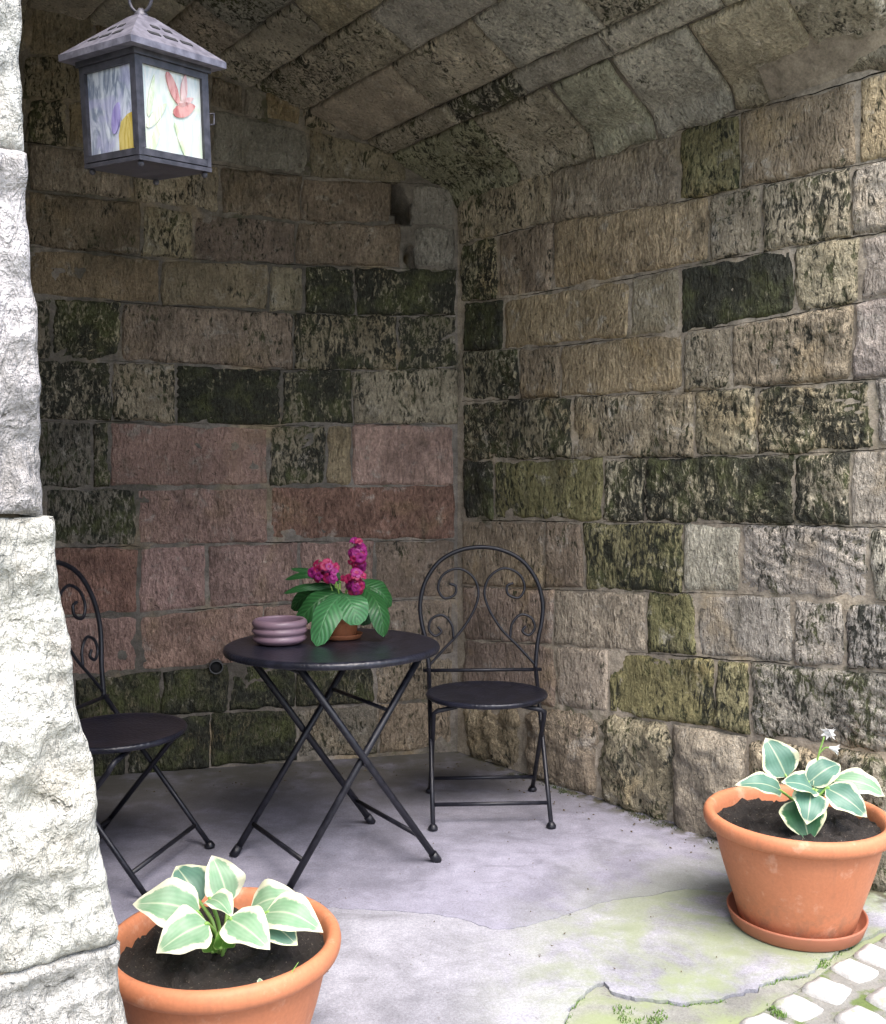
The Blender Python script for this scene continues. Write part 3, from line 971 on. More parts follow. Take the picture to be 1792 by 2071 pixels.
def leaf_material(name, c_in, c_in2, c_edge, margin, vein=0.5, trans=0.25, pinnate=False):
    m = NT(name)
    uv = m.n('ShaderNodeUVMap')
    sp = m.n('ShaderNodeSeparateXYZ'); m.set(sp.inputs[0], uv.outputs[0])
    oi = m.n('ShaderNodeObjectInfo')
    av = m.math('ABSOLUTE', m.math('SUBTRACT', m.math('MULTIPLY', sp.outputs[1], 2.0), 1.0))
    p = m.pos()
    # lengthwise and side veins
    ph = m.math('ADD', m.math('MULTIPLY', sp.outputs[0], 58.0), m.math('MULTIPLY', av, -14.0)) if pinnate else m.math('MULTIPLY', av, 34.0)
    vn = m.math('ADD', m.math('MULTIPLY', m.math('SINE', ph), 0.5), 0.5)
    mid = m.sstep(av, 0.0, 0.07, 1.0, 0.0)
    col = m.mix(m.noise(p, 30, 4), c_in, c_in2)
    col = m.bright(col, m.lin(vn, 0, 1, 1 - 0.25 * vein, 1 + 0.15 * vein))
    col = m.mix(m.math('MULTIPLY', mid, 0.5), col, c_edge)
    if margin is not None:
        wob = m.math('ADD', av, m.math('MULTIPLY', m.math('SUBTRACT', m.noise(p, 42, 4, 0.6), 0.5), 0.55))
        tipe = m.sstep(sp.outputs[0], 0.86, 0.97)
        mk = m.math('MAXIMUM', m.sstep(wob, margin - 0.07, margin + 0.07), tipe)
        col = m.mix(mk, col, c_edge)
    m.bump(m.math('ADD', vn, m.math('MULTIPLY', mid, -1.0)), 0.35 * vein, 0.003)
    m.fin(col, 0.42, spec=0.4)
    tr = m.n('ShaderNodeBsdfTranslucent')
    m.set(tr.inputs[0], col)
    mx = m.n('ShaderNodeMixShader')
    mx.inputs[0].default_value = trans
    m.t.links.new(m.b.outputs[0], mx.inputs[1])
    m.t.links.new(tr.outputs[0], mx.inputs[2])
    m.t.links.new(mx.outputs[0], m.out.inputs[0])
    return m.m
HOSTA = leaf_material('hosta_leaf', (0.05, 0.16, 0.10), (0.17, 0.30, 0.24), (0.72, 0.74, 0.50), 0.82, 0.22)
HOSTA_L = leaf_material('hosta_leaf_pale', (0.10, 0.28, 0.13), (0.36, 0.48, 0.34), (0.72, 0.71, 0.53), 0.68, 0.22)
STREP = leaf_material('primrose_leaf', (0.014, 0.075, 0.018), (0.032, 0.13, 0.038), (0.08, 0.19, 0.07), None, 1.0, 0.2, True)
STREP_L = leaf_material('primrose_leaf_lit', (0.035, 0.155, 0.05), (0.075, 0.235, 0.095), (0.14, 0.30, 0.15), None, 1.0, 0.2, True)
def plain(name, c0, c1, rough=0.5, scale=40, trans=0.0):
    m = NT(name)
    col = m.mix(m.noise(m.pos(), scale, 4), c0, c1)
    m.fin(col, rough)
    if trans:
        tr = m.n('ShaderNodeBsdfTranslucent')
        m.set(tr.inputs[0], col)
        mx = m.n('ShaderNodeMixShader')
        mx.inputs[0].default_value = trans
        m.t.links.new(m.b.outputs[0], mx.inputs[1])
        m.t.links.new(tr.outputs[0], mx.inputs[2])
        m.t.links.new(mx.outputs[0], m.out.inputs[0])
    return m.m
STEM = plain('green_stem', (0.16, 0.33, 0.06), (0.28, 0.44, 0.12), 0.45)
PETAL_W = plain('white_petal', (0.82, 0.81, 0.80), (0.88, 0.87, 0.86), 0.5, 60, 0.25)
PETAL_M = plain('magenta_petal', (0.19, 0.006, 0.10), (0.38, 0.02, 0.23), 0.5, 30, 0.2)
PETAL_R = plain('crimson_petal', (0.25, 0.005, 0.05), (0.40, 0.018, 0.11), 0.5, 30, 0.2)
MOSS = plain('moss_green', (0.06, 0.12, 0.02), (0.14, 0.24, 0.05), 0.9, 30)

def leaf(base, tip, width, normal, arch=0.12, cup=0.25, twist=0.0, name='leaf', mat=None, parent=None, nt=14, nw=8, shape=(0.55, 0.8), wave=0.0, org=None):
    base, tip, nrm = V(base), V(tip), V(normal).normalized()
    L = (tip - base).length
    d = (tip - base).normalized()
    nrm = (nrm - d * nrm.dot(d)).normalized()
    side = d.cross(nrm).normalized()
    tm = shape[0] / (shape[0] + shape[1])
    wm = tm ** shape[0] * (1 - tm) ** shape[1]
    vs, fs, uv = [], [], []
    sd = random.uniform(0, 99)
    for i in range(nt + 1):
        t = i / nt
        tt = min(max(t, 0.004), 0.9995)
        c = base.lerp(tip, t) + nrm * (arch * L * math.sin(math.pi * t))
        w = width / 2 * (tt ** shape[0] * (1 - tt) ** shape[1]) / wm
        a = twist * (t - 0.3)
        s2 = side * math.cos(a) + nrm * math.sin(a)
        n2 = nrm * math.cos(a) - side * math.sin(a)
        for j in range(nw + 1):
            v = j / nw * 2 - 1
            lift = cup * w * abs(v) ** 1.5 + wave * w * math.sin(t * 13 + sd + v * 1.5) * abs(v) ** 2
            vs.append(c + s2 * (v * w) + n2 * lift)
            uv.append((t, j / nw))
    W = nw + 1
    for i in range(nt):
        for j in range(nw):
            fs.append((i * W + j, i * W + j + 1, (i + 1) * W + j + 1, (i + 1) * W + j))
    o0 = V(org) if org is not None else V((0, 0, 0))
    o = mesh_obj(name, [v - o0 for v in vs], fs, mat, parent, True, None, uv)
    return o

# ------------------------------------------------------------------ terracotta pots
def soil_mesh(r, z, seed, amp=0.016):
    vs, fs = [], []
    nr, ns = 26, 72
    vs.append(V((0, 0, z + amp)))
    for i in range(1, nr + 1):
        rr = r * i / nr
        for k in range(ns):
            a = 2 * math.pi * k / ns
            q = V((rr * math.cos(a), rr * math.sin(a), seed))
            h = amp * (0.8 * noise.noise(q * 13) + 0.7 * noise.noise(q * 34) + 0.8 * noise.noise(q * 75))
            vs.append(V((q.x, q.y, z + h + 0.018 * (1 - (rr / r) ** 2))))
    for k in range(ns):
        fs.append((0, 1 + k, 1 + (k + 1) % ns))
    for i in range(nr - 1):
        for k in range(ns):
            l = (k + 1) % ns
            fs.append((1 + i * ns + k, 1 + (i + 1) * ns + k, 1 + (i + 1) * ns + l, 1 + i * ns + l))
    return vs, fs
def big_pot(loc, seed, sc_=1.0):
    root = empty('plant_pot', loc)
    body = MB().lathe([(0.145 * sc_, 0.004), (0.152 * sc_, 0.0), (0.157 * sc_, 0.006), (0.170 * sc_, 0.055), (0.186 * sc_, 0.105), (0.203 * sc_, 0.16), (0.217 * sc_, 0.215), (0.223 * sc_, 0.25),
                       (0.224 * sc_, 0.258)], 72, cap1=False).build('body', TERRA, root)
    rim = [(0.223, 0.2575), (0.240, 0.2578), (0.249, 0.262), (0.2535, 0.272), (0.2545, 0.283), (0.252, 0.294), (0.246, 0.301), (0.238, 0.303), (0.230, 0.300), (0.224, 0.292), (0.220, 0.275), (0.214, 0.235), (0.20, 0.18)]
    MB().lathe([(r_ * sc_, z_) for r_, z_ in rim], 72, cap0=False, cap1=False).build('rim', TERRA, root)
    vs, fs = soil_mesh(0.221 * sc_, 0.262, seed, 0.02)
    mesh_obj('soil', vs, fs, SOIL, root)
    return root
POT_R = at(1612, 1652, 2.70); POT_R.z = 0.016
pot_r = big_pot(POT_R, 3.1)
tag(pot_r, 'big terracotta pot on a saucer by the right wall', 'plant pot', 'terracotta pots at the entrance')
sauc = empty('saucer', (POT_R.x, POT_R.y, -0.003))
MB().lathe([(0.145, 0.0), (0.165, 0.002), (0.176, 0.016), (0.186, 0.042), (0.189, 0.046), (0.1915, 0.043), (0.183, 0.012)][::1], 64, cap1=False).v
mb = MB().lathe([(0.15, 0.0), (0.168, 0.0015), (0.176, 0.008), (0.187, 0.040), (0.1875, 0.0445), (0.184, 0.0455), (0.181, 0.042), (0.170, 0.018), (0.150, 0.0155)], 64)
mb.build('dish', TERRA_D, sauc)
tag(sauc, 'brown round saucer under the right-hand terracotta pot', 'saucer')
POT_L = at(452, 1908, 2.0); POT_L.z = -0.003
pot_l = big_pot(POT_L, 8.4, 0.96)
tag(pot_l, 'big terracotta pot without a saucer, half behind the pale pier', 'plant pot', 'terracotta pots at the entrance')

CAM = V((0, 0, CAMH))
def toward_cam(p, up=0.5, right=0.0):
    d = (CAM - p).normalized()
    return d + V((0, 0, up)) + V((right, 0, 0))

def hosta(name, pot, base_px, Yb, leaves, mat_cycle, zsoil):
    root = empty(name, (pot.x, pot.y, pot.z + zsoil))
    O = V(root.location)
    b0 = at(base_px[0], base_px[1], Yb)
    b0.z = O.z + 0.004
    for k, (bx, by, tx, ty, w, dyb, dyt, up, rt, arch, cup, tw, mi) in enumerate(leaves):
        b = at(bx, by, Yb + dyb)
        t = at(tx, ty, Yb + dyt)
        leaf(b, t, w * 1.14, toward_cam(b, up, rt), arch * random.uniform(0.8, 1.4), cup, tw + random.uniform(-.25, .25), 'leaf', mat_cycle[mi], root, wave=random.uniform(0.08, 0.2), shape=(0.52, 0.98), org=O)
        st = b0 + V((random.uniform(-.012, .012), random.uniform(-.012, .012), 0))
        midp = (st + b) / 2 + V(((b.x - st.x) * -0.15, 0, 0.012))
        MB().tube([q - O for q in spline([st, midp, b, b.lerp(t, 0.06)], 5)], [0.0042] * 8 + [0.0036] * 5 + [0.003] * 3, 6).build('stem', STEM, root)
    return root
# right hosta: (base px, tip px, width, depth offsets base/tip, normal up, normal right, arch, cup, twist, material)
hr = hosta('hosta_plant', POT_R, (1632, 1668), 2.68, [
    (1590, 1570, 1548, 1492, 0.098, 0.05, 0.09, 0.2, 0.3, 0.10, 0.22, 0.2, 0),
    (1634, 1584, 1699, 1546, 0.072, 0.02, 0.06, 0.5, 0.1, 0.16, 0.2, 0.1, 0),
    (1580, 1600, 1486, 1588, 0.062, -0.02, -0.04, 0.8, 0.0, 0.14, 0.2, -0.2, 0),
    (1646, 1598, 1580, 1582, 0.066, -0.04, -0.10, 0.7, 0.0, 0.10, 0.3, 0.3, 0),
    (1640, 1604, 1632, 1668, 0.082, -0.06, -0.13, 0.5, 0.1, 0.14, 0.18, 0.0, 0),
    (1616, 1618, 1637, 1704, 0.108, -0.04, -0.11, 0.4, 0.0, 0.12, 0.25, 0.0, 1),
    (1672, 1594, 1754, 1653, 0.078, -0.02, -0.08, 0.6, 0.1, 0.14, 0.2, 0.1, 0),
    (1690, 1576, 1790, 1611, 0.066, 0.03, 0.02, 0.6, 0.0, 0.16, 0.2, 0.2, 2),
    (1650, 1600, 1690, 1580, 0.05, 0.0, 0.02, 0.8, 0.0, 0.1, 0.2, 0.2, 1),
], [HOSTA, leaf_material('hosta_leaf_deep', (0.03, 0.11, 0.045), (0.07, 0.20, 0.09), (0.70, 0.72, 0.47), 0.86, 0.22), HOSTA_L], 0.255)
tag(hr, 'young hosta with cream-edged leaves and white flowers, in the right-hand pot', 'hosta', 'hostas in the terracotta pots')
O = V(hr.location)
s0 = at(1640, 1650, 2.70)
s1, s2, s3 = at(1650, 1560, 2.72), at(1656, 1525, 2.72), at(1667, 1490, 2.72)
MB().tube([q - O for q in spline([s0, s1, s2, s3], 6)], 0.0028, 6).build('flower_stalk', STEM, hr)
MB().tube([q - O for q in spline([s2, at(1668, 1513, 2.715), at(1677, 1512, 2.71)], 5)], 0.002, 6).build('flower_stalk', STEM, hr)
def bell(c, d, size, parent, O):
    d = V(d).normalized()
    side = d.cross(V((0, 0, 1))).normalized()
    up = side.cross(d)
    mb = MB()
    rings = [(0.0, 0.12), (0.25, 0.2), (0.55, 0.3), (0.8, 0.42)]
    n = 12
    vs, fs = [], []
    for (l, r_) in rings:
        for k in range(n):
            a = 2 * math.pi * k / n
            vs.append(c + d * (l * size) + (side * math.cos(a) + up * math.sin(a)) * (r_ * size) - O)
    for i in range(len(rings) - 1):
        for k in range(n):
            fs.append((i * n + k, i * n + (k + 1) % n, (i + 1) * n + (k + 1) % n, (i + 1) * n + k))
    b = len(vs)
    for k in range(6):      # pointed lobes
        a = 2 * math.pi * (k * 2 + 1) / n
        vs.append(c + d * (1.15 * size) + (side * math.cos(a) + up * math.sin(a)) * (0.75 * size) - O)
        m0 = (len(rings) - 1) * n
        fs.append((m0 + 2 * k, m0 + (2 * k + 1) % n, b + k))
        fs.append((m0 + (2 * k + 1) % n, m0 + (2 * k + 2) % n, b + k))
    mesh_obj('flower', vs, fs, PETAL_W, parent)
bell(at(1684, 1478, 2.72), (-0.9, -0.5, -0.15), 0.026, hr, O)
bell(at(1668, 1482, 2.72), (0.9, -0.5, 0.05), 0.024, hr, O)
bell(at(1677, 1512, 2.71), (0.8, -0.3, -0.15), 0.024, hr, O)
# left hosta
hl = hosta('hosta_plant', POT_L, (442, 1925), 1.97, [
    (402, 1846, 268, 1829, 0.092, 0.0, -0.02, 0.6, 0.2, 0.14, 0.2, -0.1, 2),
    (420, 1868, 316, 1928, 0.086, -0.06, -0.13, 0.7, 0.1, 0.12, 0.15, 0.1, 2),
    (404, 1824, 356, 1752, 0.086, 0.06, 0.10, 0.3, 0.2, 0.12, 0.3, 0.1, 0),
    (462, 1826, 428, 1730, 0.078, 0.05, 0.08, 0.2, 0.5, 0.10, 0.2, 0.5, 2),
    (508, 1838, 612, 1818, 0.070, 0.03, 0.02, 0.7, 0.1, 0.20, 0.2, 0.0, 2),
    (538, 1846, 654, 1886, 0.080, -0.02, -0.06, 0.8, 0.0, 0.18, 0.15, 0.0, 2),
    (464, 1858, 546, 1921, 0.080, -0.07, -0.13, 0.6, 0.1, 0.12, 0.2, 0.1, 2),
    (530, 1856, 602, 1912, 0.068, -0.03, -0.08, 0.5, 0.1, 0.10, 0.2, 0.0, 0),
    (424, 1818, 470, 1856, 0.052, 0.0, -0.05, 0.8, 0.3, 0.20, 0.3, 0.2, 2),
    (446, 1918, 462, 1862, 0.040, -0.05, -0.06, 0.1, 0.4, 0.05, 0.5, 0.3, 3),
    (430, 1925, 424, 1880, 0.030, -0.04, -0.06, 0.1, -0.3, 0.05, 0.5, 0.3, 3),
], [HOSTA, HOSTA, HOSTA_L, leaf_material('hosta_shoot', (0.10, 0.30, 0.04), (0.20, 0.42, 0.08), (0.36, 0.52, 0.16), 0.9)], 0.262)
tag(hl, 'young hosta with broad pale cream leaves, in the pot beside the pier', 'hosta', 'hostas in the terracotta pots')
# tiny weeds in the left pot
wd = empty('seedling', at(528, 2002, 1.83))
O = V(wd.location)
for k in range(4):
    a = k * 1.6 + 0.3
    leaf(V((0, 0, 0)), V((0.022 * math.cos(a), 0.022 * math.sin(a), 0.012)), 0.013, (0, -0.3, 1), 0.1, 0.2, 0, 'leaf', HOSTA_L, wd)
tag(wd, 'tiny pale green seedling on the soil of the left pot', 'seedling')
gb = MB().tube(spline([V((0, 0, -0.01)), V((0.012, 0, 0.03)), V((0.03, 0.004, 0.058))], 5), [0.0018] * 6 + [0.0016, 0.0013, 0.001, 0.0007, 0.0004], 5).build('grass_blade', STEM)
gb.location = at(572, 2008, 1.84)
tag(gb, 'single thin grass blade sprouting from the soil of the left pot', 'grass blade')

# ------------------------------------------------------------------ bistro chairs
def foot_pad(p, parent, s=1.0):
    MB().lathe([(0.010 * s, 0.0), (0.017 * s, 0.002), (0.018 * s, 0.010), (0.012 * s, 0.019), (0.008 * s, 0.024)], 14, c=p).build('foot_cap', IRON, parent)
def make_chair():
    root = empty('bistro_chair', (0, 0, 0))
    yb = lambda z: 0.175 + (z - 0.5) * 0.14
    sc3 = 3.88 / F_PX
    def C(px, py):
        z = CAMH - (py - 975) * sc3
        return V(((px - 975) * sc3, yb(z), z))
    hoop = [C(868, 1350), C(866, 1330), C(862, 1295), C(853, 1255), C(851, 1218), C(862, 1175), C(890, 1136), C(930, 1114), C(975, 1107)]
    hoop = hoop + [V((-q.x, q.y, q.z)) for q in hoop[:-1]][::-1]
    mb = MB().tube(spline(hoop, 6), 0.0085, 10)
    bk = mb.build('back_frame', IRON, root)
    for s in (-1, 1):
        a = V((s * 0.212, yb(0.5), 0.505))
        f = V((s * 0.212, -0.215, 0.012))
        MB().tube([a, a.lerp(f, 0.3), a.lerp(f, 0.7), f], 0.0085, 8).build('front_leg', IRON, root)
        foot_pad((f.x, f.y, 0), root)
        k = V((s * 0.205, -0.10, 0.392)); b = V((s * 0.205, 0.205, 0.012))
        MB().tube([V((s * 0.12, -0.11, 0.418)), V((s * 0.19, -0.103, 0.402)), k, k + V((0, 0.012, -0.02)), b], 0.009, 8).build('rear_leg', IRON, root)
        foot_pad((b.x, b.y, 0), root)
    # scroll work of the back
    main = [(866, 1345), (900, 1308), (935, 1272), (960, 1232), (969, 1197), (957, 1166), (928, 1150), (898, 1162), (887, 1188), (899, 1209), (920, 1203), (923, 1186), (910, 1180)]
    curl = [(918, 1290), (914, 1262), (896, 1243), (874, 1250), (868, 1270), (880, 1284), (893, 1276), (886, 1266)]
    for s in (1, -1):
        for poly in (main, curl):
            pts = [C(*q) for q in poly]
            pts = [V((q.x * s, q.y, q.z)) for q in pts]
            MB().tube(spline(pts, 6), 0.0055, 7).build('scroll', IRON, bk)
    zc = 0.497
    MB().tube([V((-0.235, yb(zc) , zc)), V((0.235, yb(zc), zc))], 0.007, 8).build('crossbar', IRON, root)
    # stretchers
    MB().tube([V((-0.212, -0.163, 0.075)), V((0.212, -0.163, 0.075))], 0.0075, 8).build('stretcher', IRON, root)
    MB().tube([V((-0.205, 0.150, 0.075)), V((0.205, 0.150, 0.075))], 0.0075, 8).build('stretcher', IRON, root)
    # seat: shallow dish with rolled rim
    pr = [(0.03, 0.4285), (0.2, 0.4305), (0.222, 0.428), (0.229, 0.434), (0.231, 0.441), (0.227, 0.447), (0.219, 0.4475), (0.205, 0.4435), (0.12, 0.4400), (0.02, 0.4390)]
    MB().lathe(pr, 56, sx=1.0, sy=0.93).build('seat', IRON_T, root)
    for s in (-1, 1):
        MB().tube([V((s * 0.12, -0.11, 0.4195)), V((s * 0.12, 0.13, 0.4195))], 0.008, 6).build('seat_rail', IRON, root)
    return root
chair = make_chair()
chair.location = (0.165, 3.655, 0)
chair.rotation_euler.z = R(3)
tag(chair, 'black scrolled iron bistro chair facing the viewer, in the corner beyond the table', 'chair', 'black iron bistro chairs')
ch2 = copy_tree(chair)
ch2.location = (-1.045, 3.10, 0)
ch2.rotation_euler.z = R(78)
tag(ch2, 'black scrolled iron bistro chair half hidden by the pale pier, left of the table', 'chair', 'black iron bistro chairs')

# ------------------------------------------------------------------ bistro table
TB = V((-0.3615, 3.175, 0))
TA = math.atan2(0.276, 0.41)
table = empty('bistro_table', TB, TA)
tag(table, 'round black iron folding table with crossed legs, holding a pot plant', 'table')
MB().lathe([(0.04, 0.696), (0.32, 0.697), (0.342, 0.688), (0.349, 0.690), (0.352, 0.698), (0.349, 0.707), (0.342, 0.711), (0.325, 0.7095), (0.18, 0.7085), (0.03, 0.708)], 96).build('table_top', IRON_T, table)
def flat_bar(a, b, w, th, lat):
    a, b = V(a), V(b)
    d = (b - a).normalized()
    l = V(lat); l = (l - d * l.dot(d)).normalized()
    n_ = d.cross(l)
    rot = Matrix((l, n_, d)).transposed()
    return MB().box((a + b) / 2, (th, w, (b - a).length), rot)
for (sg, vv) in ((1, 0.215), (-1, 0.197)):
    for s in (-1, 1):
        ft = V((sg * 0.262, s * vv, 0.012)); tp = V((-sg * 0.225, s * vv, 0.692))
        MB().tube([ft, ft.lerp(tp, 0.5), tp], 0.0115, 10).build('leg', IRON, table)
        d = (tp - ft).normalized()
        MB().tube([ft - d * 0.014, ft + d * 0.022], [0.0155, 0.0145], 10).build('foot_cap', IRON, table)
    def on(f_, s, vv=vv, sg=sg): return V((sg * 0.262, s * vv, 0.012)).lerp(V((-sg * 0.225, s * vv, 0.692)), f_)
    MB().tube([on(0.125, -1), on(0.125, 1)], 0.008, 8).build('stretcher', IRON, table)
    MB().tube([on(0.97, -1), on(0.97, 1)], 0.008, 8).build('top_bar', IRON, table)
    if sg == -1:
        MB().tube([on(0.74, -1), on(0.74, 1)], 0.0065, 8).build('stretcher', IRON, table)
for s in (-1, 1):
    MB().tube([V((0.0, s * 0.22, 0.362)), V((0.0, s * 0.19, 0.362))], 0.006, 8).build('pivot', IRON, table)

# mauve ribbed bowl on the table
BW = at(566, 1296, 3.19)
bowl = empty('ribbed_bowl', (BW.x, BW.y, 0.7105))
prf = [(0.055, 0.0), (0.070, 0.001), (0.084, 0.010), (0.0885, 0.018), (0.083, 0.027), (0.080, 0.029), (0.085, 0.034), (0.0915, 0.042), (0.0865, 0.051), (0.083, 0.053), (0.087, 0.058), (0.091, 0.066), (0.087, 0.076), (0.081, 0.0805), (0.076, 0.080), (0.074, 0.074), (0.078, 0.06), (0.075, 0.03), (0.06, 0.012), (0.02, 0.01)]
MB().lathe(prf, 56).build('bowl_body', MAUVE, bowl)
tag(bowl, 'low mauve ribbed bowl on the black table', 'bowl')

# flowering plant on the table
PY = 3.30
PB = at(690, 1288, PY)
fp = empty('flower_pot', (PB.x, PB.y, 0.7105))
MB().lathe([(0.045, 0.0), (0.048, 0.001), (0.060, 0.055), (0.0615, 0.058), (0.067, 0.058), (0.0685, 0.078), (0.066, 0.082), (0.061, 0.081), (0.058, 0.07)], 40, cap1=False).build('body', TERRA, fp)
vs, fs = soil_mesh(0.06, 0.066, 5.5, 0.004)
mesh_obj('soil', vs, fs, SOIL, fp)
MB().lathe([(0.052, 0.0002), (0.066, 0.001), (0.073, 0.014), (0.0745, 0.0155), (0.072, 0.016), (0.064, 0.004)], 40, cap1=False).build('saucer', TERRA, fp)
tag(fp, 'small terracotta flower pot in the middle of the black table', 'flower pot')
pl = empty('cape_primrose', (PB.x, PB.y, 0.7105 + 0.07))
O = V(pl.location)
hub = at(690, 1222, PY)
for (bx, by, tx, ty, w, d0, d1, up, rt, arch, cup, tw, mt) in [
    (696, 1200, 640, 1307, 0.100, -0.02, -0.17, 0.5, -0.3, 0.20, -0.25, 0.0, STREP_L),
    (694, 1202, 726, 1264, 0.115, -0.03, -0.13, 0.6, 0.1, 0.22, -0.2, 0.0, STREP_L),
    (738, 1190, 776, 1288, 0.085, 0.0, -0.09, 0.2, 0.6, 0.20, -0.25, 0.2, STREP),
    (728, 1180, 792, 1225, 0.090, 0.03, 0.04, 0.5, 0.5, 0.22, -0.2, 0.2, STREP),
    (690, 1195, 600, 1262, 0.090, 0.0, -0.05, 0.3, -0.5, 0.20, -0.25, 0.0, STREP),
    (680, 1190, 588, 1230, 0.080, 0.06, 0.08, 0.4, -0.4, 0.22, -0.2, 0.0, STREP),
    (676, 1190, 574, 1200, 0.030, 0.02, 0.0, 0.7, 0.0, 0.16, -0.2, 0.0, STREP),
    (680, 1180, 577, 1172, 0.030, 0.05, 0.04, 0.7, 0.0, 0.24, -0.2, 0.0, STREP),
    (690, 1180, 588, 1150, 0.028, 0.06, 0.06, 0.7, 0.0, 0.10, -0.2, 0.0, STREP),
    (690, 1175, 640, 1136, 0.040, 0.08, 0.10, 0.5, 0.0, 0.10, -0.2, 0.0, STREP),
    (700, 1205, 748, 1262, 0.090, 0.03, 0.00, 0.3, 0.3, 0.15, -0.2, 0.0, STREP),
    (672, 1200, 652, 1270, 0.085, 0.02, -0.06, 0.3, -0.2, 0.15, -0.2, 0.0, STREP),
    (720, 1200, 765, 1255, 0.080, 0.06, 0.08, 0.3, 0.2, 0.15, -0.2, 0.0, STREP),
]:
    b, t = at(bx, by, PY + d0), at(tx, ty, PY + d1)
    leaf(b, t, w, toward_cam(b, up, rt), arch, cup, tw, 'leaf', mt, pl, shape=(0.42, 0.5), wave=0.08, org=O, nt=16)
    MB().tube([q - O for q in spline([V((PB.x + random.uniform(-.02, .02), PB.y + random.uniform(-.02, .02), 0.78)), b.lerp(t, 0.03)], 4)], 0.004, 6).build('stem', STEM, pl)
def floret_mesh(mat):
    vs, fs = [], []
    for k in range(5):
        a = 2 * math.pi * k / 5
        ca, sa = math.cos(a), math.sin(a)
        b = len(vs)
        for (r_, w, z) in [(0.002, 0.003, -0.004), (0.008, 0.0075, 0.001), (0.014, 0.0065, 0.0), (0.0175, 0.002, -0.003)]:
            for s in (-1, 1):
                vs.append((ca * r_ - sa * w * s, sa * r_ + ca * w * s, z))
        for i in range(3):
            fs.append((b + 2 * i, b + 2 * i + 1, b + 2 * i + 3, b + 2 * i + 2))
    me = bpy.data.meshes.new('flower')
    me.from_pydata(vs, [], fs)
    me.polygons.foreach_set('use_smooth', [True] * len(me.polygons))
    me.materials.append(mat)
    return me
FM, FR, FW = floret_mesh(PETAL_M), floret_mesh(PETAL_R), floret_mesh(plain('pink_white_petal', (0.75, 0.35, 0.55), (0.9, 0.7, 0.8), 0.5))
def cluster(px, py, rx, ry, n, meshes, dY=0.0):
    c = at(px, py, PY + dY)
    k = PY / F_PX
    st = V((PB.x + random.uniform(-.02, .02), PB.y, 0.79))
    MB().tube([q - O for q in spline([st, st.lerp(c, 0.55) + V((0, 0, 0.015)), c], 5)], 0.0025, 6).build('stem', STEM, pl)
    for i in range(n):
        while True:
            u, v, w = random.uniform(-1, 1), random.uniform(-1, 1), random.uniform(-1, 1)
            if u * u + v * v + w * w < 1: break
        o = bpy.data.objects.new('flower', random.choice(meshes))
        COL.objects.link(o)
        o.parent = pl
        dpos = V((u * rx * k * 1.15, w * rx * k * 0.9, v * ry * k * 1.1))
        o.location = c + dpos - O
        d = (dpos.normalized() + V((0, -0.9, 0.2))).normalized()
        o.rotation_euler = d.to_track_quat('Z', 'Y').to_euler()
        s = random.uniform(0.7, 1.2)
        o.scale = (s, s, s)
cluster(655, 1153, 30, 22, 32, [FM, FM, FM, FR, FM], -0.02)
cluster(675, 1165, 18, 14, 10, [FR, FM, FR], -0.04)
cluster(721, 1118, 15, 30, 24, [FM, FM, FM, FR], 0.0)
cluster(727, 1140, 13, 16, 8, [FM], 0.02)
cluster(717, 1178, 17, 26, 26, [FR, FR, FR, FM], -0.05)
tag(pl, 'bushy plant with broad drooping leaves and magenta flowers on the table', 'plant')

# ------------------------------------------------------------------ drain pipe stub in the back wall
pc = hit(437, 1346, CORNER, LN)
pipe = empty('drain_pipe', pc)
rot = LN.to_track_quat('Z', 'Y').to_matrix()
def orient(mb): 
    mb.v = [rot @ v for v in mb.v]
    return mb
m = NT('pipe_plastic'); PIPE = m.fin(m.mix(m.noise(m.pos(), 50, 4), (0.05, 0.052, 0.055), (0.10, 0.10, 0.10)), 0.55)
m = NT('pipe_shade'); PIPED = m.fin(m.mix(m.noise(m.pos(), 30, 3), (0.004, 0.004, 0.005), (0.008, 0.008, 0.008)), 0.9)
orient(MB().lathe([(0.030, -0.05), (0.030, 0.045), (0.028, 0.048), (0.025, 0.047), (0.0245, -0.12)], 28, cap1=False)).build('pipe_body', PIPE, pipe)
orient(MB().lathe([(0.0244, 0.020), (0.0245, 0.0345), (0.0, 0.030)], 28)).build('bore_shade', PIPED, pipe)  # near-black disc in the mouth, shade of the hollow put into colour
tag(pipe, 'short dark drain pipe end sticking out of the pink blocks', 'pipe')

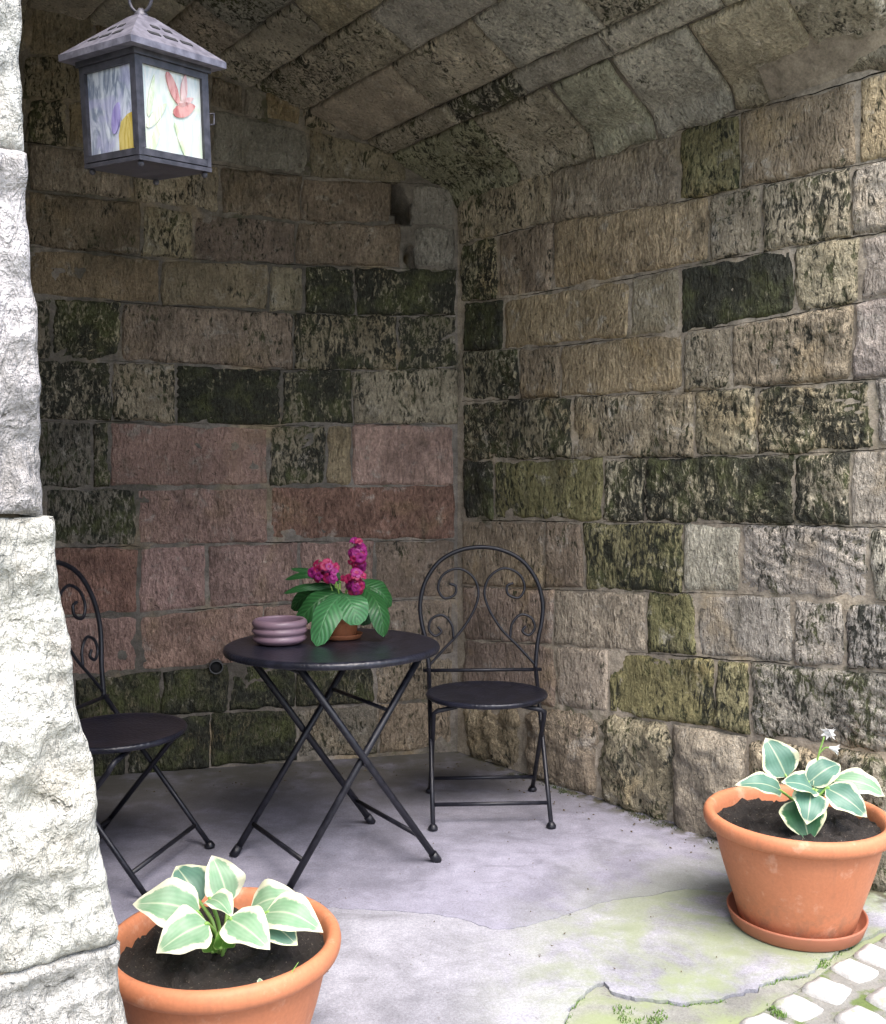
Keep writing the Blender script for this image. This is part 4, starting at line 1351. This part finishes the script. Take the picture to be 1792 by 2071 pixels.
# ------------------------------------------------------------------ lantern
LY = 1.5
lc = at(301, 345, LY)
lan = empty('lantern', lc, 0)
TIP = R(8)
lan.rotation_euler = (TIP, 0, 0)
UNTIP = Matrix.Rotation(-TIP, 3, 'X')
lan_rot = R(54)
m = NT('lantern_metal')
p = m.pos()
n_ = m.noise(p, 60, 4)
col = m.mix(m.sstep(n_, 0.3, 0.7), (0.035, 0.034, 0.042), (0.085, 0.082, 0.10))
m.bump(m.noise(p, 300, 3), 0.1, 0.001)
LMET = m.fin(col, m.lin(n_, 0.3, 0.7, 0.38, 0.55), metal=0.35)
m = NT('slot_shade'); LSLOT = m.fin(m.mix(m.noise(m.pos(), 90, 2), (0.004, 0.004, 0.006), (0.012, 0.012, 0.014)), 0.8)
def opal(name, cols, k):
    m = NT(name)
    tc = m.n('ShaderNodeTexCoord')
    p = tc.outputs['Object']
    st = m.noise(m.mp(p, (9, 9, 2.2), (R(20), R(25), 0)), 6.0, 5, 0.6, 1.6)
    bl = m.noise(m.mp(p, (1, 1, 1), (0, 0, 0), (k, 0, 0)), 17, 3, 0.5, 0.8)
    col = m.mix(m.sstep(st, 0.36, 0.60), cols[0], cols[1])
    col = m.mix(m.sstep(bl, 0.5, 0.68, 0, 0.6), col, cols[2])
    m.bump(st, 0.6, 0.004)
    m.fin(col, 0.16, spec=0.6)
    tr = m.n('ShaderNodeBsdfTranslucent'); m.set(tr.inputs[0], col)
    mx = m.n('ShaderNodeMixShader'); mx.inputs[0].default_value = 0.3
    m.t.links.new(m.b.outputs[0], mx.inputs[1]); m.t.links.new(tr.outputs[0], mx.inputs[2])
    m.t.links.new(mx.outputs[0], m.out.inputs[0])
    return m.m
OPAL_W = opal('opal_glass_white', ((0.70, 0.80, 0.80), (0.93, 0.94, 0.91), (0.74, 0.88, 0.62)), 1)
OPAL_B = opal('opal_glass_lilac', ((0.30, 0.35, 0.46), (0.86, 0.90, 0.95), (0.58, 0.56, 0.80)), 4)
def glass(name, c0, c1):
    return opal(name, (c0, c1, c1), 2)
G_RED = glass('glass_red', (0.55, 0.16, 0.15), (0.82, 0.46, 0.42))
G_YEL = glass('glass_yellow', (0.62, 0.44, 0.07), (0.80, 0.66, 0.22))
G_GRN = glass('glass_green', (0.62, 0.75, 0.48), (0.88, 0.92, 0.78))
G_PUR = glass('glass_purple', (0.34, 0.28, 0.62), (0.52, 0.46, 0.78))
G_PNK = glass('glass_pink', (0.74, 0.42, 0.42), (0.90, 0.72, 0.68))
hb, HB = 0.0625, 0.139      # half body width, body height
RZ = Matrix.Rotation(lan_rot, 3, 'Z')
def L(x, y, z): return RZ @ V((x, y, z))
def lbox(mb, c, d): return mb.box(RZ @ V(c), d, RZ)
base = MB()
lbox(base, (0, 0, 0.003), (2 * hb + 0.008, 2 * hb + 0.008, 0.006))
base.build('base_plate', LMET, lan, smooth=False)
for sx in (-1, 1):
    for sy in (-1, 1):
        lbox(MB(), (sx * hb, sy * hb, HB / 2 + 0.0065), (0.0075, 0.0075, HB - 0.001)).build('corner_post', LMET, lan, smooth=False)
        MB().ball(L(sx * (hb - 0.004), sy * (hb - 0.004), -0.004), 0.005, 10, 6).build('bottom_knob', LMET, lan)
panes = []
for (nx, ny, mt) in ((0, -1, OPAL_W), (-1, 0, OPAL_B), (0, 1, OPAL_W), (1, 0, OPAL_B)):
    fr = MB()
    wd_ = 2 * hb - 0.008
    for zc_ in (0.0125, HB - 0.001):
        c = (nx * (hb + 0.0008), ny * (hb + 0.0008), zc_)
        d = (wd_, 0.0055, 0.0095) if nx == 0 else (0.0055, wd_, 0.0095)
        lbox(fr, c, d)
    for s in (-1, 1):
        o_ = s * (hb - 0.0062)
        c = (o_ if nx == 0 else nx * (hb + 0.0012), o_ if ny == 0 else ny * (hb + 0.0012), HB / 2 + 0.006)
        d = (0.0048, 0.0055, HB - 0.0235) if nx == 0 else (0.0055, 0.0048, HB - 0.0235)
        lbox(fr, c, d)
    fo = fr.build('pane_frame', LMET, lan, smooth=False)
    pm = MB()
    lbox(pm, (nx * (hb - 0.0025), ny * (hb - 0.0025), HB / 2 + 0.006), ((2 * hb - 0.013, 0.002, HB - 0.02) if nx == 0 else (0.002, 2 * hb - 0.013, HB - 0.02)))
    panes.append((pm.build('glass_pane', mt, fo, smooth=False), nx, ny))
def petal(pane, nx, ny, pts, mat, name='glass_piece'):
    """flat coloured glass shape, pts in pane coordinates (u from -1 to 1 left to right seen from outside, v 0 to 1 up)"""
    n = len(pts)
    out = []
    for lift in (0.0, 0.0016):
        for (u, v) in pts:
            a = u * (hb - 0.0085)
            h = hb - 0.0013 + lift
            if (nx, ny) == (0, -1): q = (a, -h, 0)
            else: q = (-h, -a, 0)
            out.append(RZ @ V((q[0], q[1], 0.017 + v * (HB - 0.028))))
    fs = [tuple(range(n))[::-1], tuple(range(n, 2 * n))] + [(i, (i + 1) % n, n + (i + 1) % n, n + i) for i in range(n)]
    mesh_obj(name, out, fs, mat, pane, False)
def oval(cu, cv, a, b, ang, n=14, point=0.0):
    r_ = []
    for k in range(n):
        t = 2 * math.pi * k / n
        x, y = a * math.cos(t), b * math.sin(t) * (1 - point * max(0, math.cos(t)) ** 2)
        r_.append((cu + x * math.cos(ang) - y * math.sin(ang), cv + (x * math.sin(ang) + y * math.cos(ang)) * 0.72))
    return r_
pw, pb = panes[0][0], panes[1][0]
petal(pw, 0, -1, oval(0.05, 0.83, 0.34, 0.13, R(-52), point=0.5), G_RED)
petal(pw, 0, -1, oval(0.42, 0.86, 0.28, 0.11, R(75), point=0.5), G_PNK)
petal(pw, 0, -1, oval(0.40, 0.60, 0.40, 0.13, R(16), point=0.5), G_RED)
petal(pw, 0, -1, oval(0.45, 0.70, 0.30, 0.07, R(20), point=0.5), G_PNK)
petal(pw, 0, -1, oval(-0.55, 0.45, 0.42, 0.10, R(35), point=0.6), G_GRN)
petal(pw, 0, -1, oval(-0.70, 0.68, 0.40, 0.08, R(70), point=0.6), G_GRN)
petal(pw, 0, -1, oval(-0.62, 0.17, 0.42, 0.09, R(60), point=0.6), G_GRN)
petal(pw, 0, -1, oval(0.25, 0.16, 0.40, 0.06, R(-58), point=0.6), G_GRN)
petal(pb, -1, 0, [(0.30, 0.0), (0.95, 0.0), (0.95, 0.46), (0.72, 0.44), (0.42, 0.36), (0.30, 0.2)], G_YEL)
petal(pb, -1, 0, oval(0.20, 0.42, 0.30, 0.17, R(60), point=0.4), G_PUR)
# roof
hr_, zr = 0.086, HB + 0.012
rf = MB()
ap = 0.0135
vs = [L(-hr_, -hr_, zr), L(hr_, -hr_, zr), L(hr_, hr_, zr), L(-hr_, hr_, zr),
      L(-hr_, -hr_, zr + 0.009), L(hr_, -hr_, zr + 0.009), L(hr_, hr_, zr + 0.009), L(-hr_, hr_, zr + 0.009),
      L(-ap, -ap, zr + 0.067), L(ap, -ap, zr + 0.067), L(ap, ap, zr + 0.067), L(-ap, ap, zr + 0.067)]
rf.add(vs, [(3, 2, 1, 0), (0, 1, 5, 4), (1, 2, 6, 5), (2, 3, 7, 6), (3, 0, 4, 7), (4, 5, 9, 8), (5, 6, 10, 9), (6, 7, 11, 10), (7, 4, 8, 11), (8, 9, 10, 11)])
m = NT('lantern_roof_lit')  # lighter copy of the lantern metal: daylight on the roof put into colour
p = m.pos()
col = m.mix(m.sstep(m.noise(p, 70, 4), 0.3, 0.7), (0.10, 0.095, 0.12), (0.22, 0.21, 0.25))
ROOF_LIT = m.fin(col, 0.42, metal=0.3)
roof = rf.build('roof', ROOF_LIT, lan, smooth=False)
mbn = MB()
lbox(mbn, (0, 0, HB + 0.008), (2 * hb + 0.014, 2 * hb + 0.014, 0.008))
mbn.build('neck', LMET, lan, smooth=False)
# thin dark plates for punched roof slots, the holes' shade put into colour
for (ux, uy) in ((0, -1), (-1, 0), (1, 0), (0, 1)):
    sd = V((-uy, ux, 0))
    fn = V((ux * 0.058, uy * 0.058, hr_ - ap)).normalized()
    for (f_, o_, ln) in ((0.30, -0.45, 0.020), (0.30, 0.0, 0.022), (0.30, 0.45, 0.020), (0.58, -0.25, 0.014), (0.58, 0.25, 0.014)):
        rr = hr_ + (ap - hr_) * f_
        c = V((ux * rr, uy * rr, zr + 0.009 + 0.058 * f_)) + sd * (o_ * rr)
        up_ = fn.cross(sd).normalized()
        rt = Matrix((sd, up_, fn)).transposed()
        MB().box(RZ @ (c + fn * 0.0004), (ln, 0.0075, 0.0012), RZ @ rt).build('vent_slot_shade', LSLOT, roof, smooth=False)
MB().lathe([(0.012, zr + 0.066), (0.010, zr + 0.071), (0.006, zr + 0.075), (0.004, zr + 0.079)], 14).build('finial', LMET, lan)
# latch on the right
lt = MB().tube([L(hb + 0.003, -hb + 0.002, 0.085), L(hb + 0.014, -hb - 0.002, 0.088), L(hb + 0.014, -hb - 0.002, 0.072), L(hb + 0.004, -hb + 0.002, 0.070)], 0.0016, 6)
lt.build('latch', LMET, lan)
# ring and chain up to the vault
zt = zr + 0.077
def ring(c, rx, rz, ang, r_=0.0022, n=20):
    return [V((c[0] + math.cos(ang) * rx * math.cos(2 * math.pi * k / n), c[1] + math.sin(ang) * rx * math.cos(2 * math.pi * k / n), c[2] + rz * math.sin(2 * math.pi * k / n))) for k in range(n)]
MB().tube(ring((0, 0, zt + 0.018), 0.019, 0.022, R(-15)), 0.0024, 8, closed=True).build('hanging_ring', LMET, lan)
zc_ = zt + 0.052
wl = (lc - CORNER).dot(CR)
ztop = prof(wl) - lc.z
k = 0
while zc_ < ztop + 0.0:
    lk = V((0, 0, zt + 0.03)) + UNTIP @ V((0, 0, zc_ - zt - 0.03))
    MB().tube(ring(lk, 0.010, 0.017, R(75 if k % 2 == 0 else -15)), 0.0021, 6, closed=True).build('chain_link', LMET, lan)
    zc_ += 0.0285
    k += 1
tag(lan, 'hanging metal lantern with stained glass panes and red tulips', 'lantern')

# ------------------------------------------------------------------ moss and weeds at joints and wall foot
def tufts(name, spots, label, n_each, size, mat=MOSS):
    vs, fs = [], []
    for (c, r_) in spots:
        for k in range(n_each):
            a, rr = random.uniform(0, 6.28), r_ * math.sqrt(random.random())
            b = c + V((rr * math.cos(a), rr * math.sin(a), random.uniform(-0.003, 0.0)))
            h = size * random.uniform(0.4, 1.2)
            d = V((random.uniform(-1, 1), random.uniform(-1, 1), 0))
            s = V((-d.y, d.x, 0)).normalized() * size * 0.16
            t = b + d * h * 0.6 + V((0, 0, h))
            m_ = b + d * h * 0.15 + V((0, 0, h * 0.6))
            i = len(vs)
            vs += [b - s, b + s, m_ + s * 0.8, m_ - s * 0.8, t]
            fs += [(i, i + 1, i + 2, i + 3), (i + 3, i + 2, i + 4)]
    o = mesh_obj(name, vs, fs, mat, None, False)
    tag(o, label, 'moss', kind='stuff')
    return o
sp = []
for q in jo[30:]:
    if noise.noise(q * 6) > 0.02 and q.x > 0.2:
        sp.append((V((q.x, q.y, -0.012)), 0.012))
for (x, y) in [(1655, 1945), (1652, 1955), (1578, 2042), (1574, 2050), (1260, 2050), (1275, 2062), (1320, 2056), (1324, 2066)]:
    for k in range(3):
        sp.append((gnd(x, y, -0.008) + V((random.uniform(-.02, .02), random.uniform(-.015, .015), 0)), 0.016))
tufts('moss', sp, 'green moss in the cracks between concrete apron and cobbles', 22, 0.010)
sp = []
for k in range(90):
    t = random.uniform(0.25, 1.6)
    if noise.noise(V((t * 5, 0, 0))) > -0.1:
        q = CORNER + AX * t + RN * random.uniform(0.02, 0.07)
        sp.append((V((q.x, q.y, -0.001)), 0.02))
tufts('wall_moss', sp, 'dark moss along the foot of the right wall', 14, 0.009, plain('moss_dark', (0.025, 0.04, 0.012), (0.06, 0.085, 0.022), 0.95))

# scattered bits of dry leaf and grit on the concrete
vs, fs = [], []
for k in range(150):
    if k < 45:
        c = gnd(random.uniform(620, 1500), random.uniform(1640, 1990))
    elif k < 105:
        t = random.uniform(0.1, 1.7)
        c = CORNER + AX * t + RN * random.uniform(0.05, 0.22)
    else:
        c = CORNER + LD * random.uniform(0.1, 1.5) + LN * random.uniform(0.03, 0.35)
    c = V((c.x, c.y, 0.0015))
    r_ = random.uniform(0.003, 0.009) * (0.6 if k < 45 else 1.0)
    a = random.uniform(0, 6.28)
    i = len(vs)
    for j in range(5):
        t = a + j * 1.2566
        rr = r_ * random.uniform(0.5, 1.2) * (0.45 if j % 2 else 1)
        vs.append(c + V((rr * math.cos(t), rr * math.sin(t), random.uniform(0, 0.004))))
    vs.append(c + V((0, 0, 0.004)))
    for j in range(5):
        fs.append((i + j, i + (j + 1) % 5, i + 5))
litter = mesh_obj('leaf_litter', vs, fs, plain('dry_leaf', (0.05, 0.035, 0.02), (0.13, 0.095, 0.05), 0.9, 25), None, False)
tag(litter, 'specks of dry leaf and grit scattered on the concrete floor', 'litter', kind='stuff')
